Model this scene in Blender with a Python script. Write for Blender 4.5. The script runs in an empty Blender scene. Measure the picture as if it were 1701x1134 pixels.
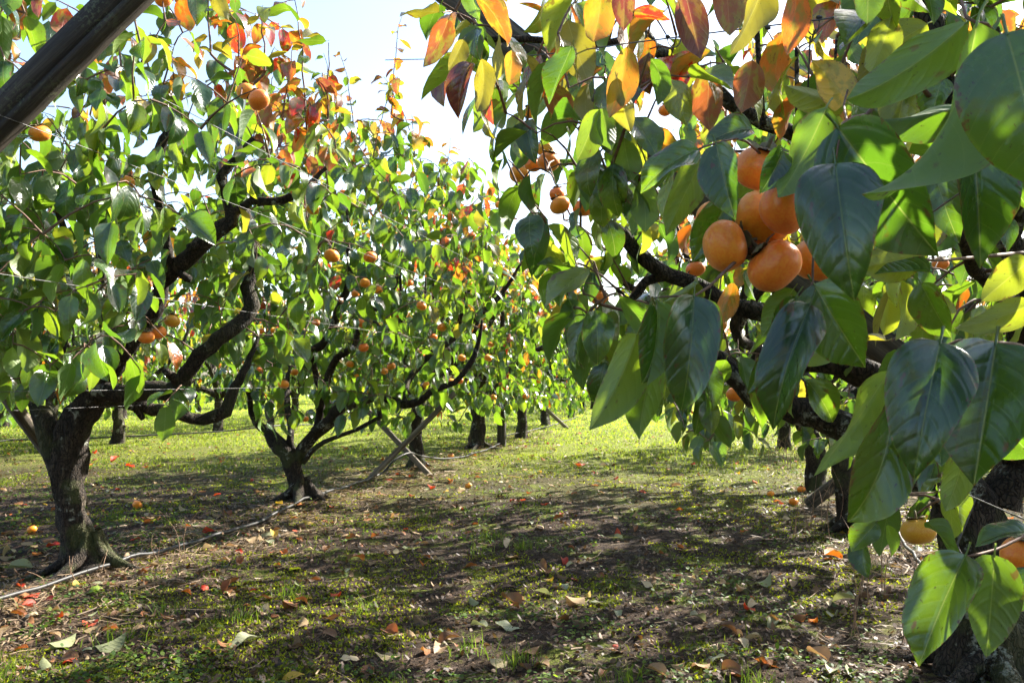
import bpy, math, random
import numpy as np
from mathutils import Vector, Matrix

random.seed(7)
rng = np.random.default_rng(7)
S = bpy.context.scene
COLL = S.collection
R = math.radians

# ------------------------------------------------------------------ camera, sky, sun, exposure
# world: tree rows run along +Y, X is across the rows, the camera stands at the origin 1 m above ground
F_PX, CX, CY = 1400.0, 850.5, 567.0
YAW, PITCH, CAM_H = R(12.5), R(2.37), 1.0
CAM = np.array([0, 0, CAM_H])
FWD = np.array([-math.sin(YAW) * math.cos(PITCH), math.cos(YAW) * math.cos(PITCH), math.sin(PITCH)])
RGT = np.array([math.cos(YAW), math.sin(YAW), 0.0])
UPV = np.cross(RGT, FWD)
cd = bpy.data.cameras.new('camera')
cd.sensor_width = 36.0
cd.lens = 36.0 * F_PX / 1701.0
cd.clip_start, cd.clip_end = 0.05, 2000.0
cd.dof.use_dof = True
cd.dof.focus_distance = 2.2
cd.dof.aperture_fstop = 18.0
cam = bpy.data.objects.new('camera', cd)
COLL.objects.link(cam)
cam.matrix_world = Matrix(((RGT[0], UPV[0], -FWD[0], 0), (RGT[1], UPV[1], -FWD[1], 0), (RGT[2], UPV[2], -FWD[2], CAM_H), (0, 0, 0, 1)))
S.camera = cam

SUN_AZ, SUN_EL = R(39), R(37)
world = bpy.data.worlds.new('World')
S.world = world
world.use_nodes = True
wn = world.node_tree
sky = wn.nodes.new('ShaderNodeTexSky')
sky.sky_type = 'NISHITA'
sky.sun_disc = False
sky.sun_elevation, sky.sun_rotation = SUN_EL, SUN_AZ
sky.dust_density = 1.7
sky.air_density = 1.0
wn.links.new(sky.outputs[0], wn.nodes['Background'].inputs[0])
wn.nodes['Background'].inputs[1].default_value = 0.094
sl = bpy.data.lights.new('sun', 'SUN')
sl.energy, sl.angle, sl.color = 5.0, R(0.55), (1.0, 0.94, 0.84)
sun = bpy.data.objects.new('sun', sl)
COLL.objects.link(sun)
sv = Vector((math.sin(SUN_AZ) * math.cos(SUN_EL), math.cos(SUN_AZ) * math.cos(SUN_EL), math.sin(SUN_EL)))
sun.rotation_euler = sv.to_track_quat('Z', 'Y').to_euler()
S.view_settings.view_transform = 'Standard'
S.view_settings.look = 'None'
S.view_settings.exposure = 2.1
S.view_settings.gamma = 1.0
S.cycles.max_bounces = 6
S.cycles.diffuse_bounces = 4
S.cycles.transmission_bounces = 4
S.cycles.adaptive_threshold = .03
S.cycles.use_denoising = True
S.cycles.sample_clamp_indirect = 8.0


def W(px, py, d):
    """a point d metres along the view axis, from photograph pixels"""
    return CAM + d * (FWD + (px - CX) / F_PX * RGT + (CY - py) / F_PX * UPV)


def G(px, py):
    v = W(px, py, 1.0) - CAM
    return CAM + v * (CAM_H / -v[2])


def proj(P):
    q = np.asarray(P) - CAM
    d = q @ FWD
    dd = np.where(np.abs(d) < 1e-4, 1e-4, d)
    return CX + F_PX * (q @ RGT) / dd, CY - F_PX * (q @ UPV) / dd, d


def unit(v):
    v = np.asarray(v, float)
    return v / (np.linalg.norm(v) + 1e-9)


_tab = {}


def vnoise(x, y, scale, seed=0):
    if seed not in _tab:
        _tab[seed] = np.random.default_rng(1000 + seed).random((256, 256))
    t = _tab[seed]
    x = np.asarray(x, float) / scale + 1000.0
    y = np.asarray(y, float) / scale + 1000.0
    xi, yi = np.floor(x).astype(int), np.floor(y).astype(int)
    fx, fy = x - xi, y - yi
    fx, fy = fx * fx * (3 - 2 * fx), fy * fy * (3 - 2 * fy)
    a, b = t[xi % 256, yi % 256], t[(xi + 1) % 256, yi % 256]
    c, d = t[xi % 256, (yi + 1) % 256], t[(xi + 1) % 256, (yi + 1) % 256]
    return (a * (1 - fx) + b * fx) * (1 - fy) + (c * (1 - fx) + d * fx) * fy


def ground_h(x, y):
    x, y = np.asarray(x, float), np.asarray(y, float)
    h = (vnoise(x, y, 0.9, 1) - .5) * .05 + (vnoise(x, y, .25, 2) - .5) * .022 + (vnoise(x, y, .09, 3) - .5) * .012
    return h * np.clip(1.6 - np.hypot(x, y) / 25.0, 0.15, 1)


# ------------------------------------------------------------------ mesh helpers
def build_mesh(name, V, Q, mat, smooth=True, attrs=None):
    V = np.ascontiguousarray(V, np.float32)
    Q = np.ascontiguousarray(Q, np.int32)
    me = bpy.data.meshes.new(name)
    me.vertices.add(len(V))
    me.vertices.foreach_set('co', V.ravel())
    k = Q.shape[1]
    me.loops.add(Q.size)
    me.loops.foreach_set('vertex_index', Q.ravel())
    me.polygons.add(len(Q))
    me.polygons.foreach_set('loop_start', np.arange(0, Q.size, k, dtype=np.int32))
    if smooth:
        me.polygons.foreach_set('use_smooth', np.ones(len(Q), bool))
    for an, (typ, data) in (attrs or {}).items():
        a = me.attributes.new(an, typ, 'POINT')
        a.data.foreach_set('color' if typ == 'FLOAT_COLOR' else 'vector', np.ascontiguousarray(data, np.float32).ravel())
    me.materials.append(mat)
    me.update(calc_edges=True)
    return me


def add(name, me, parent=None, loc=None, label=None, cat=None, group=None, kind=None):
    o = bpy.data.objects.new(name, me)
    COLL.objects.link(o)
    if parent is not None:
        o.parent = parent
    if loc is not None:
        o.location = [float(c) for c in loc]
    for k, v in (('label', label), ('category', cat), ('group', group), ('kind', kind)):
        if v:
            o[k] = v
    return o


class MB:
    """collects quads"""
    def __init__(s):
        s.V, s.Q, s.n = [], [], 0

    def put(s, V, Q):
        s.V.append(np.asarray(V, float))
        s.Q.append(np.asarray(Q, int) + s.n)
        s.n += len(V)

    def arrays(s):
        return np.concatenate(s.V), np.concatenate(s.Q)

    def mesh(s, name, mat, smooth=True, off=None):
        V, Q = s.arrays()
        if off is not None:
            V = V - off
        return build_mesh(name, V, Q, mat, smooth)


def tube(pts, rad, sides=6, lump=0.0, ridges=0, cap=True):
    pts = np.asarray(pts, float)
    rad = np.asarray(rad, float)
    n = len(pts)
    T = np.gradient(pts, axis=0)
    T /= np.linalg.norm(T, axis=1)[:, None] + 1e-9
    ref = np.array([0.3, 0.9, 0.1]) if abs(T[0][2]) > .7 else np.array([0, 0, 1.0])
    A = np.zeros((n, 3))
    a = unit(np.cross(ref, T[0]))
    for i in range(n):
        a = unit(a - T[i] * (a @ T[i]))
        A[i] = a
    B = np.cross(T, A)
    ang = np.arange(sides) * 2 * math.pi / sides
    rr = np.repeat(rad[:, None], sides, 1)
    if lump:
        ph = rng.random(4) * 6
        s = np.arange(n)[:, None]
        rr = rr * (1 + lump * (np.sin(ang * 2 + ph[0] + s * .5) * .5 + np.sin(ang * 3 + ph[1] - s * .8) * .5 + (rng.random((n, sides)) - .5) * 1.2))
    if ridges:
        rr = rr * (1 + .10 * np.sin(ang[None] * ridges + np.arange(n)[:, None] * .22))
    V = pts[:, None] + rr[..., None] * (np.cos(ang)[None, :, None] * A[:, None] + np.sin(ang)[None, :, None] * B[:, None])
    V = V.reshape(-1, 3)
    i = np.arange(n - 1)[:, None] * sides
    j = np.arange(sides)[None]
    j2 = (j + 1) % sides
    Q = np.stack([i + j, i + j2, i + sides + j2, i + sides + j], -1).reshape(-1, 4)
    if cap:
        c0 = len(V)
        V = np.concatenate([V, pts[-1:] + T[-1:] * rad[-1] * .3, pts[:1]])
        e = (n - 1) * sides
        caps = [[e + k, e + (k + 1) % sides, c0, c0] for k in range(0, sides)]
        # fan as quads over two sectors
        caps = [[e + k, e + (k + 1) % sides, e + (k + 2) % sides, c0] for k in range(0, sides - 1, 2)]
        Q = np.concatenate([Q, np.array(caps)])
    return V, Q


def spline(pts, step):
    """Catmull-Rom resample of rows (x,y,z,r)"""
    P = np.asarray(pts, float)
    P = np.vstack([2 * P[0] - P[1], P, 2 * P[-1] - P[-2]])
    out = []
    for i in range(1, len(P) - 2):
        L = np.linalg.norm(P[i + 1][:3] - P[i][:3])
        k = max(2, int(L / step))
        for t in np.arange(k) / k:
            a, b, c, d = P[i - 1], P[i], P[i + 1], P[i + 2]
            out.append(.5 * (2 * b + (c - a) * t + (2 * a - 5 * b + 4 * c - d) * t * t + (3 * b - a - 3 * c + d) * t ** 3))
    out.append(P[-2])
    out = np.array(out)
    out[:, 3] = np.maximum(out[:, 3], .002)
    return out


# ------------------------------------------------------------------ materials
def newmat(name):
    m = bpy.data.materials.new(name)
    m.use_nodes = True
    nt = m.node_tree
    nt.nodes.clear()
    return m, nt, nt.nodes, nt.links


def N(nt, typ, **kw):
    n = nt.nodes.new(typ)
    for k, v in kw.items():
        if k.startswith('i_'):
            n.inputs[int(k[2:])].default_value = v
        else:
            setattr(n, k, v)
    return n


def link(nt, a, b):
    nt.links.new(a, b)


def math_n(nt, op, a, b=None, c=None, clamp=False):
    n = nt.nodes.new('ShaderNodeMath')
    n.operation = op
    n.use_clamp = clamp
    for i, v in enumerate((a, b, c)):
        if v is None:
            continue
        if isinstance(v, (int, float)):
            n.inputs[i].default_value = v
        else:
            nt.links.new(v, n.inputs[i])
    return n.outputs[0]


def mix_col(nt, f, a, b, mode='MIX'):
    n = nt.nodes.new('ShaderNodeMix')
    n.data_type = 'RGBA'
    n.blend_type = mode
    for i, v in ((0, f), (6, a), (7, b)):
        if isinstance(v, (int, float)):
            n.inputs[i].default_value = v
        elif isinstance(v, tuple):
            n.inputs[i].default_value = (*v[:3], 1)
        else:
            nt.links.new(v, n.inputs[i])
    return n.outputs[2]


def noise(nt, scale, detail=3, rough=.55, vec=None, dist=0.0):
    n = nt.nodes.new('ShaderNodeTexNoise')
    n.inputs['Scale'].default_value = scale
    n.inputs['Detail'].default_value = detail
    n.inputs['Roughness'].default_value = rough
    n.inputs['Distortion'].default_value = dist
    if vec is not None:
        nt.links.new(vec, n.inputs['Vector'])
    return n.outputs[0]


def ramp(nt, fac, stops):
    n = nt.nodes.new('ShaderNodeValToRGB')
    e = n.color_ramp.elements
    while len(e) < len(stops):
        e.new(.5)
    for k, (p, c) in enumerate(stops):
        e[k].position = p
        e[k].color = (*c[:3], 1) if isinstance(c, tuple) else (c, c, c, 1)
    nt.links.new(fac, n.inputs[0])
    return n.outputs[0]


def smooth_range(nt, v, lo, hi):
    n = nt.nodes.new('ShaderNodeMapRange')
    n.interpolation_type = 'SMOOTHSTEP'
    n.inputs[1].default_value, n.inputs[2].default_value = lo, hi
    nt.links.new(v, n.inputs[0])
    return n.outputs[0]


def bump(nt, h, strength, dist):
    n = nt.nodes.new('ShaderNodeBump')
    n.inputs['Strength'].default_value = strength
    n.inputs['Distance'].default_value = dist
    nt.links.new(h, n.inputs['Height'])
    return n.outputs[0]


def leaf_material(name, trans=.38, rough=.20, fallen=False, plain=False):
    m, nt, nd, lk = newmat(name)
    col = N(nt, 'ShaderNodeAttribute', attribute_name='Col')
    trn = N(nt, 'ShaderNodeAttribute', attribute_name='Trn')
    luv = N(nt, 'ShaderNodeAttribute', attribute_name='luv')
    sep = N(nt, 'ShaderNodeSeparateXYZ')
    lk.new(luv.outputs['Vector'], sep.inputs[0])
    ax = math_n(nt, 'ABSOLUTE', sep.outputs[0])
    v = sep.outputs[1]
    mid = math_n(nt, 'SUBTRACT', 1.0, smooth_range(nt, ax, .006, .028))
    s = math_n(nt, 'SUBTRACT', math_n(nt, 'MULTIPLY', v, 7.0), math_n(nt, 'ADD', math_n(nt, 'MULTIPLY', ax, 1.1), math_n(nt, 'MULTIPLY', math_n(nt, 'MULTIPLY', ax, ax), 1.5)))
    pp = math_n(nt, 'PINGPONG', s, .5)
    lat = math_n(nt, 'SUBTRACT', 1.0, smooth_range(nt, pp, .003, .032))
    vein = math_n(nt, 'MAXIMUM', mid, math_n(nt, 'MULTIPLY', lat, .30))
    geo = N(nt, 'ShaderNodeNewGeometry')
    ncoord = N(nt, 'ShaderNodeVectorMath', operation='MULTIPLY_ADD')
    lk.new(luv.outputs['Vector'], ncoord.inputs[0])
    ncoord.inputs[1].default_value = (1, 2, 37.0)
    ncoord.inputs[2].default_value = (0, 0, 0)
    n1 = noise(nt, 2.2, 4, .6, ncoord.outputs[0])
    n2 = noise(nt, 9.0, 3, .6, ncoord.outputs[0])
    base = mix_col(nt, smooth_range(nt, n1, .35, .7), col.outputs['Color'], mix_col(nt, .5, col.outputs['Color'], trn.outputs['Color']))
    base = mix_col(nt, math_n(nt, 'MULTIPLY', smooth_range(nt, n1, .3, .75), .38 if not fallen else .6), col.outputs['Color'], base)
    base = mix_col(nt, math_n(nt, 'MULTIPLY', vein, .45), base, mix_col(nt, .45, trn.outputs['Color'], (.30, .33, .14)))
    sc = N(nt, 'ShaderNodeSeparateColor')
    lk.new(col.outputs['Color'], sc.inputs[0])
    warmth = math_n(nt, 'MULTIPLY', math_n(nt, 'SUBTRACT', sc.outputs[0], math_n(nt, 'MULTIPLY', sc.outputs[1], 1.25)), 14.0, clamp=True)
    n3 = noise(nt, 1.7, 3, .55, ncoord.outputs[0])
    blotch = math_n(nt, 'MULTIPLY', smooth_range(nt, n3, .47, .60), math_n(nt, 'MULTIPLY', warmth, .8 if not fallen else .25))
    base = mix_col(nt, blotch, base, (.10, .105, .022))
    dead = smooth_range(nt, math_n(nt, 'ADD', n3, math_n(nt, 'MULTIPLY', ax, .12)), .70, .75)
    base = mix_col(nt, math_n(nt, 'MULTIPLY', dead, .8), base, (.11, .055, .025))
    edge = col.outputs['Alpha']
    rim = smooth_range(nt, edge, .90, .99)  # lit leaf edges, painted as a paler band in the colour
    base = mix_col(nt, math_n(nt, 'MULTIPLY', rim, .4), base, mix_col(nt, .5, trn.outputs['Color'], (.26, .26, .10)))
    burn = smooth_range(nt, math_n(nt, 'ADD', edge, math_n(nt, 'MULTIPLY', n2, .9)), 1.42, 1.50)
    base = mix_col(nt, math_n(nt, 'MULTIPLY', burn, .85), base, (.10, .050, .022))
    spots = smooth_range(nt, n2, .66, .71)
    base = mix_col(nt, math_n(nt, 'MULTIPLY', spots, .75), base, (.05, .028, .015))
    # underside: paler and matt
    under = mix_col(nt, .5, base, mix_col(nt, .55, trn.outputs['Color'], (.12, .15, .09)))
    both = mix_col(nt, geo.outputs['Backfacing'], base, under)
    p = N(nt, 'ShaderNodeBsdfPrincipled')
    lk.new(both, p.inputs['Base Color'])
    rg = math_n(nt, 'ADD', math_n(nt, 'MULTIPLY', geo.outputs['Backfacing'], .3), rough if not fallen else .5)
    rg = math_n(nt, 'ADD', rg, math_n(nt, 'MULTIPLY', n1, .12))
    lk.new(rg, p.inputs['Roughness'])
    p.inputs['Specular IOR Level'].default_value = .85 if not fallen else .3
    if not fallen:
        lk.new(math_n(nt, 'MULTIPLY', math_n(nt, 'SUBTRACT', 1.0, geo.outputs['Backfacing']), .5), p.inputs['Coat Weight'])
        p.inputs['Coat Roughness'].default_value = .13
    h = math_n(nt, 'ADD', math_n(nt, 'MULTIPLY', smooth_range(nt, pp, 0.0, .26), .55), math_n(nt, 'ADD', math_n(nt, 'MULTIPLY', n1, 2.0), math_n(nt, 'MULTIPLY', n2, .35)))
    h = math_n(nt, 'SUBTRACT', h, math_n(nt, 'MULTIPLY', mid, .8))
    if not plain:
        lk.new(bump(nt, h, .45 if not fallen else .3, .0022), p.inputs['Normal'])
    t = N(nt, 'ShaderNodeBsdfTranslucent')
    tc = mix_col(nt, math_n(nt, 'MULTIPLY', vein, .35), trn.outputs['Color'], (.75, .72, .25))
    tc = mix_col(nt, blotch, tc, (.46, .44, .03))
    tc = mix_col(nt, math_n(nt, 'MULTIPLY', math_n(nt, 'MAXIMUM', dead, burn), .8), tc, (.22, .09, .02))
    tc = mix_col(nt, math_n(nt, 'MULTIPLY', spots, .8), tc, (.05, .03, .01))
    tc = mix_col(nt, math_n(nt, 'MULTIPLY', n1, .35), tc, mix_col(nt, 1.0, tc, tc, 'MULTIPLY'))
    lk.new(tc, t.inputs['Color'])
    mx = N(nt, 'ShaderNodeMixShader')
    mx.inputs[0].default_value = trans if not fallen else .22
    lk.new(p.outputs[0], mx.inputs[1])
    lk.new(t.outputs[0], mx.inputs[2])
    o = N(nt, 'ShaderNodeOutputMaterial')
    lk.new(mx.outputs[0], o.inputs[0])
    return m


def bark_material(name, lichen=.5, moss=.35):
    m, nt, nd, lk = newmat(name)
    geo = N(nt, 'ShaderNodeNewGeometry')
    pos = geo.outputs['Position']
    mp = N(nt, 'ShaderNodeMapping')
    mp.inputs['Scale'].default_value = (1, 1, .28)
    lk.new(pos, mp.inputs[0])
    a = noise(nt, 28, 5, .65, mp.outputs[0])
    b = noise(nt, 9, 4, .6, pos)
    c = noise(nt, 34, 4, .7, pos)
    vo = N(nt, 'ShaderNodeTexVoronoi')
    vo.feature = 'DISTANCE_TO_EDGE'
    vo.inputs['Scale'].default_value = 70
    wv = N(nt, 'ShaderNodeVectorMath', operation='MULTIPLY_ADD')
    nw = nt.nodes.new('ShaderNodeTexNoise')
    nw.inputs['Scale'].default_value = 18
    lk.new(pos, nw.inputs['Vector'])
    lk.new(nw.outputs['Color'], wv.inputs[0])
    wv.inputs[1].default_value = (.06, .06, .06)
    lk.new(mp.outputs[0], wv.inputs[2])
    lk.new(wv.outputs[0], vo.inputs['Vector'])
    col = ramp(nt, a, [(.3, (.017, .013, .010)), (.52, (.046, .034, .025)), (.75, (.105, .08, .058))])
    crack = smooth_range(nt, vo.outputs['Distance'], .0, .16)
    col = mix_col(nt, crack, (.010, .008, .006), col)
    lm = math_n(nt, 'MULTIPLY', smooth_range(nt, b, .62 - .12 * lichen, .70 - .12 * lichen), smooth_range(nt, c, .46, .56))
    col = mix_col(nt, math_n(nt, 'MULTIPLY', lm, .85), col, mix_col(nt, c, (.30, .32, .26), (.42, .42, .36)))
    b2 = noise(nt, 5, 4, .6, pos, .3)
    sepn = N(nt, 'ShaderNodeSeparateXYZ')
    lk.new(pos, sepn.inputs[0])
    low = math_n(nt, 'SUBTRACT', 1.0, smooth_range(nt, sepn.outputs[2], .1, 1.3))
    mm = math_n(nt, 'MULTIPLY', smooth_range(nt, b2, .48, .62), math_n(nt, 'ADD', low, .25), clamp=True)
    col = mix_col(nt, math_n(nt, 'MULTIPLY', mm, moss), col, (.085, .105, .03))
    p = N(nt, 'ShaderNodeBsdfPrincipled')
    lk.new(col, p.inputs['Base Color'])
    p.inputs['Roughness'].default_value = .85
    p.inputs['Specular IOR Level'].default_value = .25
    h = math_n(nt, 'ADD', math_n(nt, 'MULTIPLY', crack, .6), math_n(nt, 'ADD', a, math_n(nt, 'MULTIPLY', lm, .4)))
    lk.new(bump(nt, h, .9, .012), p.inputs['Normal'])
    o = N(nt, 'ShaderNodeOutputMaterial')
    lk.new(p.outputs[0], o.inputs[0])
    return m


def simple_mat(name, col, col2, rough=.6, scale=20, spec=.4, bumpd=.002, metal=0.0):
    m, nt, nd, lk = newmat(name)
    geo = N(nt, 'ShaderNodeNewGeometry')
    a = noise(nt, scale, 4, .6, geo.outputs['Position'])
    p = N(nt, 'ShaderNodeBsdfPrincipled')
    lk.new(mix_col(nt, smooth_range(nt, a, .35, .65), col, col2), p.inputs['Base Color'])
    p.inputs['Roughness'].default_value = rough
    p.inputs['Metallic'].default_value = metal
    p.inputs['Specular IOR Level'].default_value = spec
    lk.new(bump(nt, a, .6, bumpd), p.inputs['Normal'])
    o = N(nt, 'ShaderNodeOutputMaterial')
    lk.new(p.outputs[0], o.inputs[0])
    return m


def timber_material(name, f=1.0):
    m, nt, nd, lk = newmat(name)
    tc = N(nt, 'ShaderNodeTexCoord')
    mp = N(nt, 'ShaderNodeMapping')
    mp.inputs['Scale'].default_value = (30, 30, 1.6)
    lk.new(tc.outputs['Object'], mp.inputs[0])
    g = noise(nt, 1.6, 5, .65, mp.outputs[0], .4)
    s = noise(nt, 95, 3, .7, tc.outputs['Object'])
    b = noise(nt, 7, 4, .6, tc.outputs['Object'])
    col = ramp(nt, g, [(.3, (.016 * f, .013 * f, .010 * f)), (.5, (.040 * f, .033 * f, .026 * f)), (.72, (.095 * f, .08 * f, .06 * f))])
    col = mix_col(nt, math_n(nt, 'MULTIPLY', smooth_range(nt, b, .45, .62), math_n(nt, 'MULTIPLY', smooth_range(nt, s, .5, .62), .7)), col, (.10, .11, .06))
    p = N(nt, 'ShaderNodeBsdfPrincipled')
    lk.new(col, p.inputs['Base Color'])
    p.inputs['Roughness'].default_value = .82
    p.inputs['Specular IOR Level'].default_value = .25
    lk.new(bump(nt, math_n(nt, 'ADD', g, math_n(nt, 'MULTIPLY', s, .3)), .8, .004), p.inputs['Normal'])
    o = N(nt, 'ShaderNodeOutputMaterial')
    lk.new(p.outputs[0], o.inputs[0])
    return m


def fruit_material(name, c1, c2):
    m, nt, nd, lk = newmat(name)
    tc = N(nt, 'ShaderNodeTexCoord')
    oi = N(nt, 'ShaderNodeObjectInfo')
    ad = N(nt, 'ShaderNodeVectorMath', operation='ADD')
    cmb = N(nt, 'ShaderNodeCombineXYZ')
    lk.new(math_n(nt, 'MULTIPLY', oi.outputs['Random'], 50.0), cmb.inputs[0])
    lk.new(tc.outputs['Object'], ad.inputs[0])
    lk.new(cmb.outputs[0], ad.inputs[1])
    a = noise(nt, 22, 3, .5, ad.outputs[0])
    b = noise(nt, 150, 3, .6, ad.outputs[0])
    c = noise(nt, 60, 4, .7, ad.outputs[0])
    col = mix_col(nt, smooth_range(nt, a, .35, .68), c1, c2)
    col = mix_col(nt, math_n(nt, 'MULTIPLY', smooth_range(nt, b, .72, .78), .25), col, (.28, .09, .02))
    col = mix_col(nt, math_n(nt, 'MULTIPLY', smooth_range(nt, c, .74, .78), .5), col, (.09, .04, .02))
    hue = N(nt, 'ShaderNodeHueSaturation')
    lk.new(col, hue.inputs['Color'])
    lk.new(math_n(nt, 'ADD', .49, math_n(nt, 'MULTIPLY', oi.outputs['Random'], .022)), hue.inputs['Hue'])
    p = N(nt, 'ShaderNodeBsdfPrincipled')
    lk.new(hue.outputs[0], p.inputs['Base Color'])
    lk.new(math_n(nt, 'ADD', .26, math_n(nt, 'MULTIPLY', a, .16)), p.inputs['Roughness'])
    p.inputs['Specular IOR Level'].default_value = .45
    p.inputs['Sheen Weight'].default_value = .12
    p.inputs['Sheen Roughness'].default_value = .5
    p.inputs['Subsurface Weight'].default_value = .25
    p.inputs['Subsurface Radius'].default_value = (1.0, .35, .08)
    p.inputs['Subsurface Scale'].default_value = .012
    lk.new(bump(nt, a, .15, .002), p.inputs['Normal'])
    o = N(nt, 'ShaderNodeOutputMaterial')
    lk.new(p.outputs[0], o.inputs[0])
    return m


def ground_material():
    m, nt, nd, lk = newmat('orchard_floor')
    geo = N(nt, 'ShaderNodeNewGeometry')
    pos = geo.outputs['Position']
    big = noise(nt, .55, 4, .6, pos)
    mid = noise(nt, 3.2, 5, .65, pos, .4)
    fine = noise(nt, 26, 5, .7, pos)
    tiny = noise(nt, 130, 3, .7, pos)
    soil = ramp(nt, fine, [(.3, (.011, .007, .005)), (.5, (.040, .026, .017)), (.68, (.098, .064, .041)), (.8, (.19, .13, .085))])
    moss = ramp(nt, tiny, [(.3, (.026, .036, .005)), (.55, (.095, .112, .013)), (.75, (.19, .20, .028))])
    mmask = smooth_range(nt, math_n(nt, 'ADD', math_n(nt, 'MULTIPLY', mid, .7), math_n(nt, 'MULTIPLY', fine, .35)), .545, .62)
    col = mix_col(nt, mmask, soil, moss)
    sep = N(nt, 'ShaderNodeSeparateXYZ')
    lk.new(pos, sep.inputs[0])
    # dead straw along the tree rows
    d1 = math_n(nt, 'ABSOLUTE', math_n(nt, 'ADD', sep.outputs[0], 3.0))
    d2 = math_n(nt, 'ABSOLUTE', math_n(nt, 'SUBTRACT', sep.outputs[0], 1.25))
    row = math_n(nt, 'SUBTRACT', 1.0, smooth_range(nt, math_n(nt, 'MINIMUM', d1, d2), .15, .75))
    straw = ramp(nt, tiny, [(.3, (.035, .023, .015)), (.55, (.12, .082, .05)), (.75, (.25, .18, .11))])
    col = mix_col(nt, math_n(nt, 'MULTIPLY', row, smooth_range(nt, fine, .42, .56)), col, straw)
    # sward takes over far down the aisle, its sunlit brightness put into the colour
    grass = ramp(nt, noise(nt, 40, 4, .7, pos), [(.3, (.09, .115, .014)), (.55, (.20, .235, .035)), (.75, (.33, .35, .07))])
    far = smooth_range(nt, math_n(nt, 'ADD', sep.outputs[1], math_n(nt, 'MULTIPLY', big, 6.0)), 8.5, 15.0)
    col = mix_col(nt, math_n(nt, 'MULTIPLY', far, .85), col, grass)
    p = N(nt, 'ShaderNodeBsdfPrincipled')
    lk.new(col, p.inputs['Base Color'])
    p.inputs['Roughness'].default_value = .95
    p.inputs['Specular IOR Level'].default_value = .15
    h = math_n(nt, 'ADD', math_n(nt, 'MULTIPLY', fine, 1.0), math_n(nt, 'MULTIPLY', tiny, .5))
    lk.new(bump(nt, h, 1.0, .03), p.inputs['Normal'])
    o = N(nt, 'ShaderNodeOutputMaterial')
    lk.new(p.outputs[0], o.inputs[0])
    return m


def cover_material(name, trans=.35):
    m, nt, nd, lk = newmat(name)
    col = N(nt, 'ShaderNodeAttribute', attribute_name='Col')
    d = N(nt, 'ShaderNodeBsdfPrincipled')
    d.inputs['Roughness'].default_value = .6
    d.inputs['Specular IOR Level'].default_value = .3
    lk.new(col.outputs['Color'], d.inputs['Base Color'])
    t = N(nt, 'ShaderNodeBsdfTranslucent')
    lk.new(mix_col(nt, 1.0, col.outputs['Color'], (2.3, 2.2, 1.2), 'MULTIPLY'), t.inputs['Color'])
    mx = N(nt, 'ShaderNodeMixShader')
    mx.inputs[0].default_value = trans
    lk.new(d.outputs[0], mx.inputs[1])
    lk.new(t.outputs[0], mx.inputs[2])
    o = N(nt, 'ShaderNodeOutputMaterial')
    lk.new(mx.outputs[0], o.inputs[0])
    return m


M_LEAF = leaf_material('persimmon_leaf')
M_CROWN = leaf_material('persimmon_leaf_mass', plain=True)
M_FALLEN = leaf_material('fallen_leaf', fallen=True)
M_BARK = bark_material('bark_dark', .35, .45)
M_BARK2 = bark_material('bark_lichened', .62, .3)
M_TWIG = simple_mat('twig_bark', (.11, .055, .035), (.19, .11, .07), .7, 60)
M_FRUIT = fruit_material('persimmon_skin', (.92, .31, .026), (.88, .22, .014))
M_FRUIT_Y = fruit_material('persimmon_skin_yellow', (.72, .33, .03), (.66, .24, .016))
M_CALYX = simple_mat('calyx', (.16, .15, .06), (.10, .06, .03), .8, 90)
M_TIMBER = timber_material('weathered_timber')
M_TIMBER3 = timber_material('brown_timber', 1.8)
M_TIMBER2 = timber_material('weathered_sunlit_timber', 3.2)  # lighter copy for pale weathered struts, with their sunlight put into the colour
M_WIRE = simple_mat('galvanised_wire', (.09, .09, .09), (.17, .165, .16), .55, 200, .4, .0003, .4)
M_CLIP = simple_mat('black_clip', (.02, .02, .02), (.035, .035, .035), .5, 60)
M_PIPE = simple_mat('poly_pipe', (.016, .016, .017), (.045, .042, .038), .5, 14, .35, .0006)
M_GROUND = ground_material()
M_COVER = cover_material('ground_cover', .42)
M_STRAW = cover_material('dry_straw', .15)

# ------------------------------------------------------------------ ground: one sheet to the horizon
def axis(lo, hi, step, far):
    a = list(np.arange(lo, hi + 1e-6, step))
    s = step
    x = hi
    while x < far:
        s *= 1.25
        x += s
        a.append(x)
    s = step
    x = lo
    b = []
    while x > -far:
        s *= 1.25
        x -= s
        b.append(x)
    return np.array(b[::-1] + a)


gx, gy = axis(-4.2, 2.6, .032, 600), axis(1.6, 8.0, .032, 600)
GX, GY = np.meshgrid(gx, gy)
GZ = ground_h(GX, GY)
nx, ny = len(gx), len(gy)
i = np.arange(ny - 1)[:, None] * nx + np.arange(nx - 1)[None]
Q = np.stack([i, i + 1, i + nx + 1, i + nx], -1).reshape(-1, 4)
add('ground', build_mesh('ground', np.stack([GX, GY, GZ], -1).reshape(-1, 3), Q, M_GROUND), kind='structure',
    label='mossy orchard floor of dark soil and sward between the tree rows')

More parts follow.
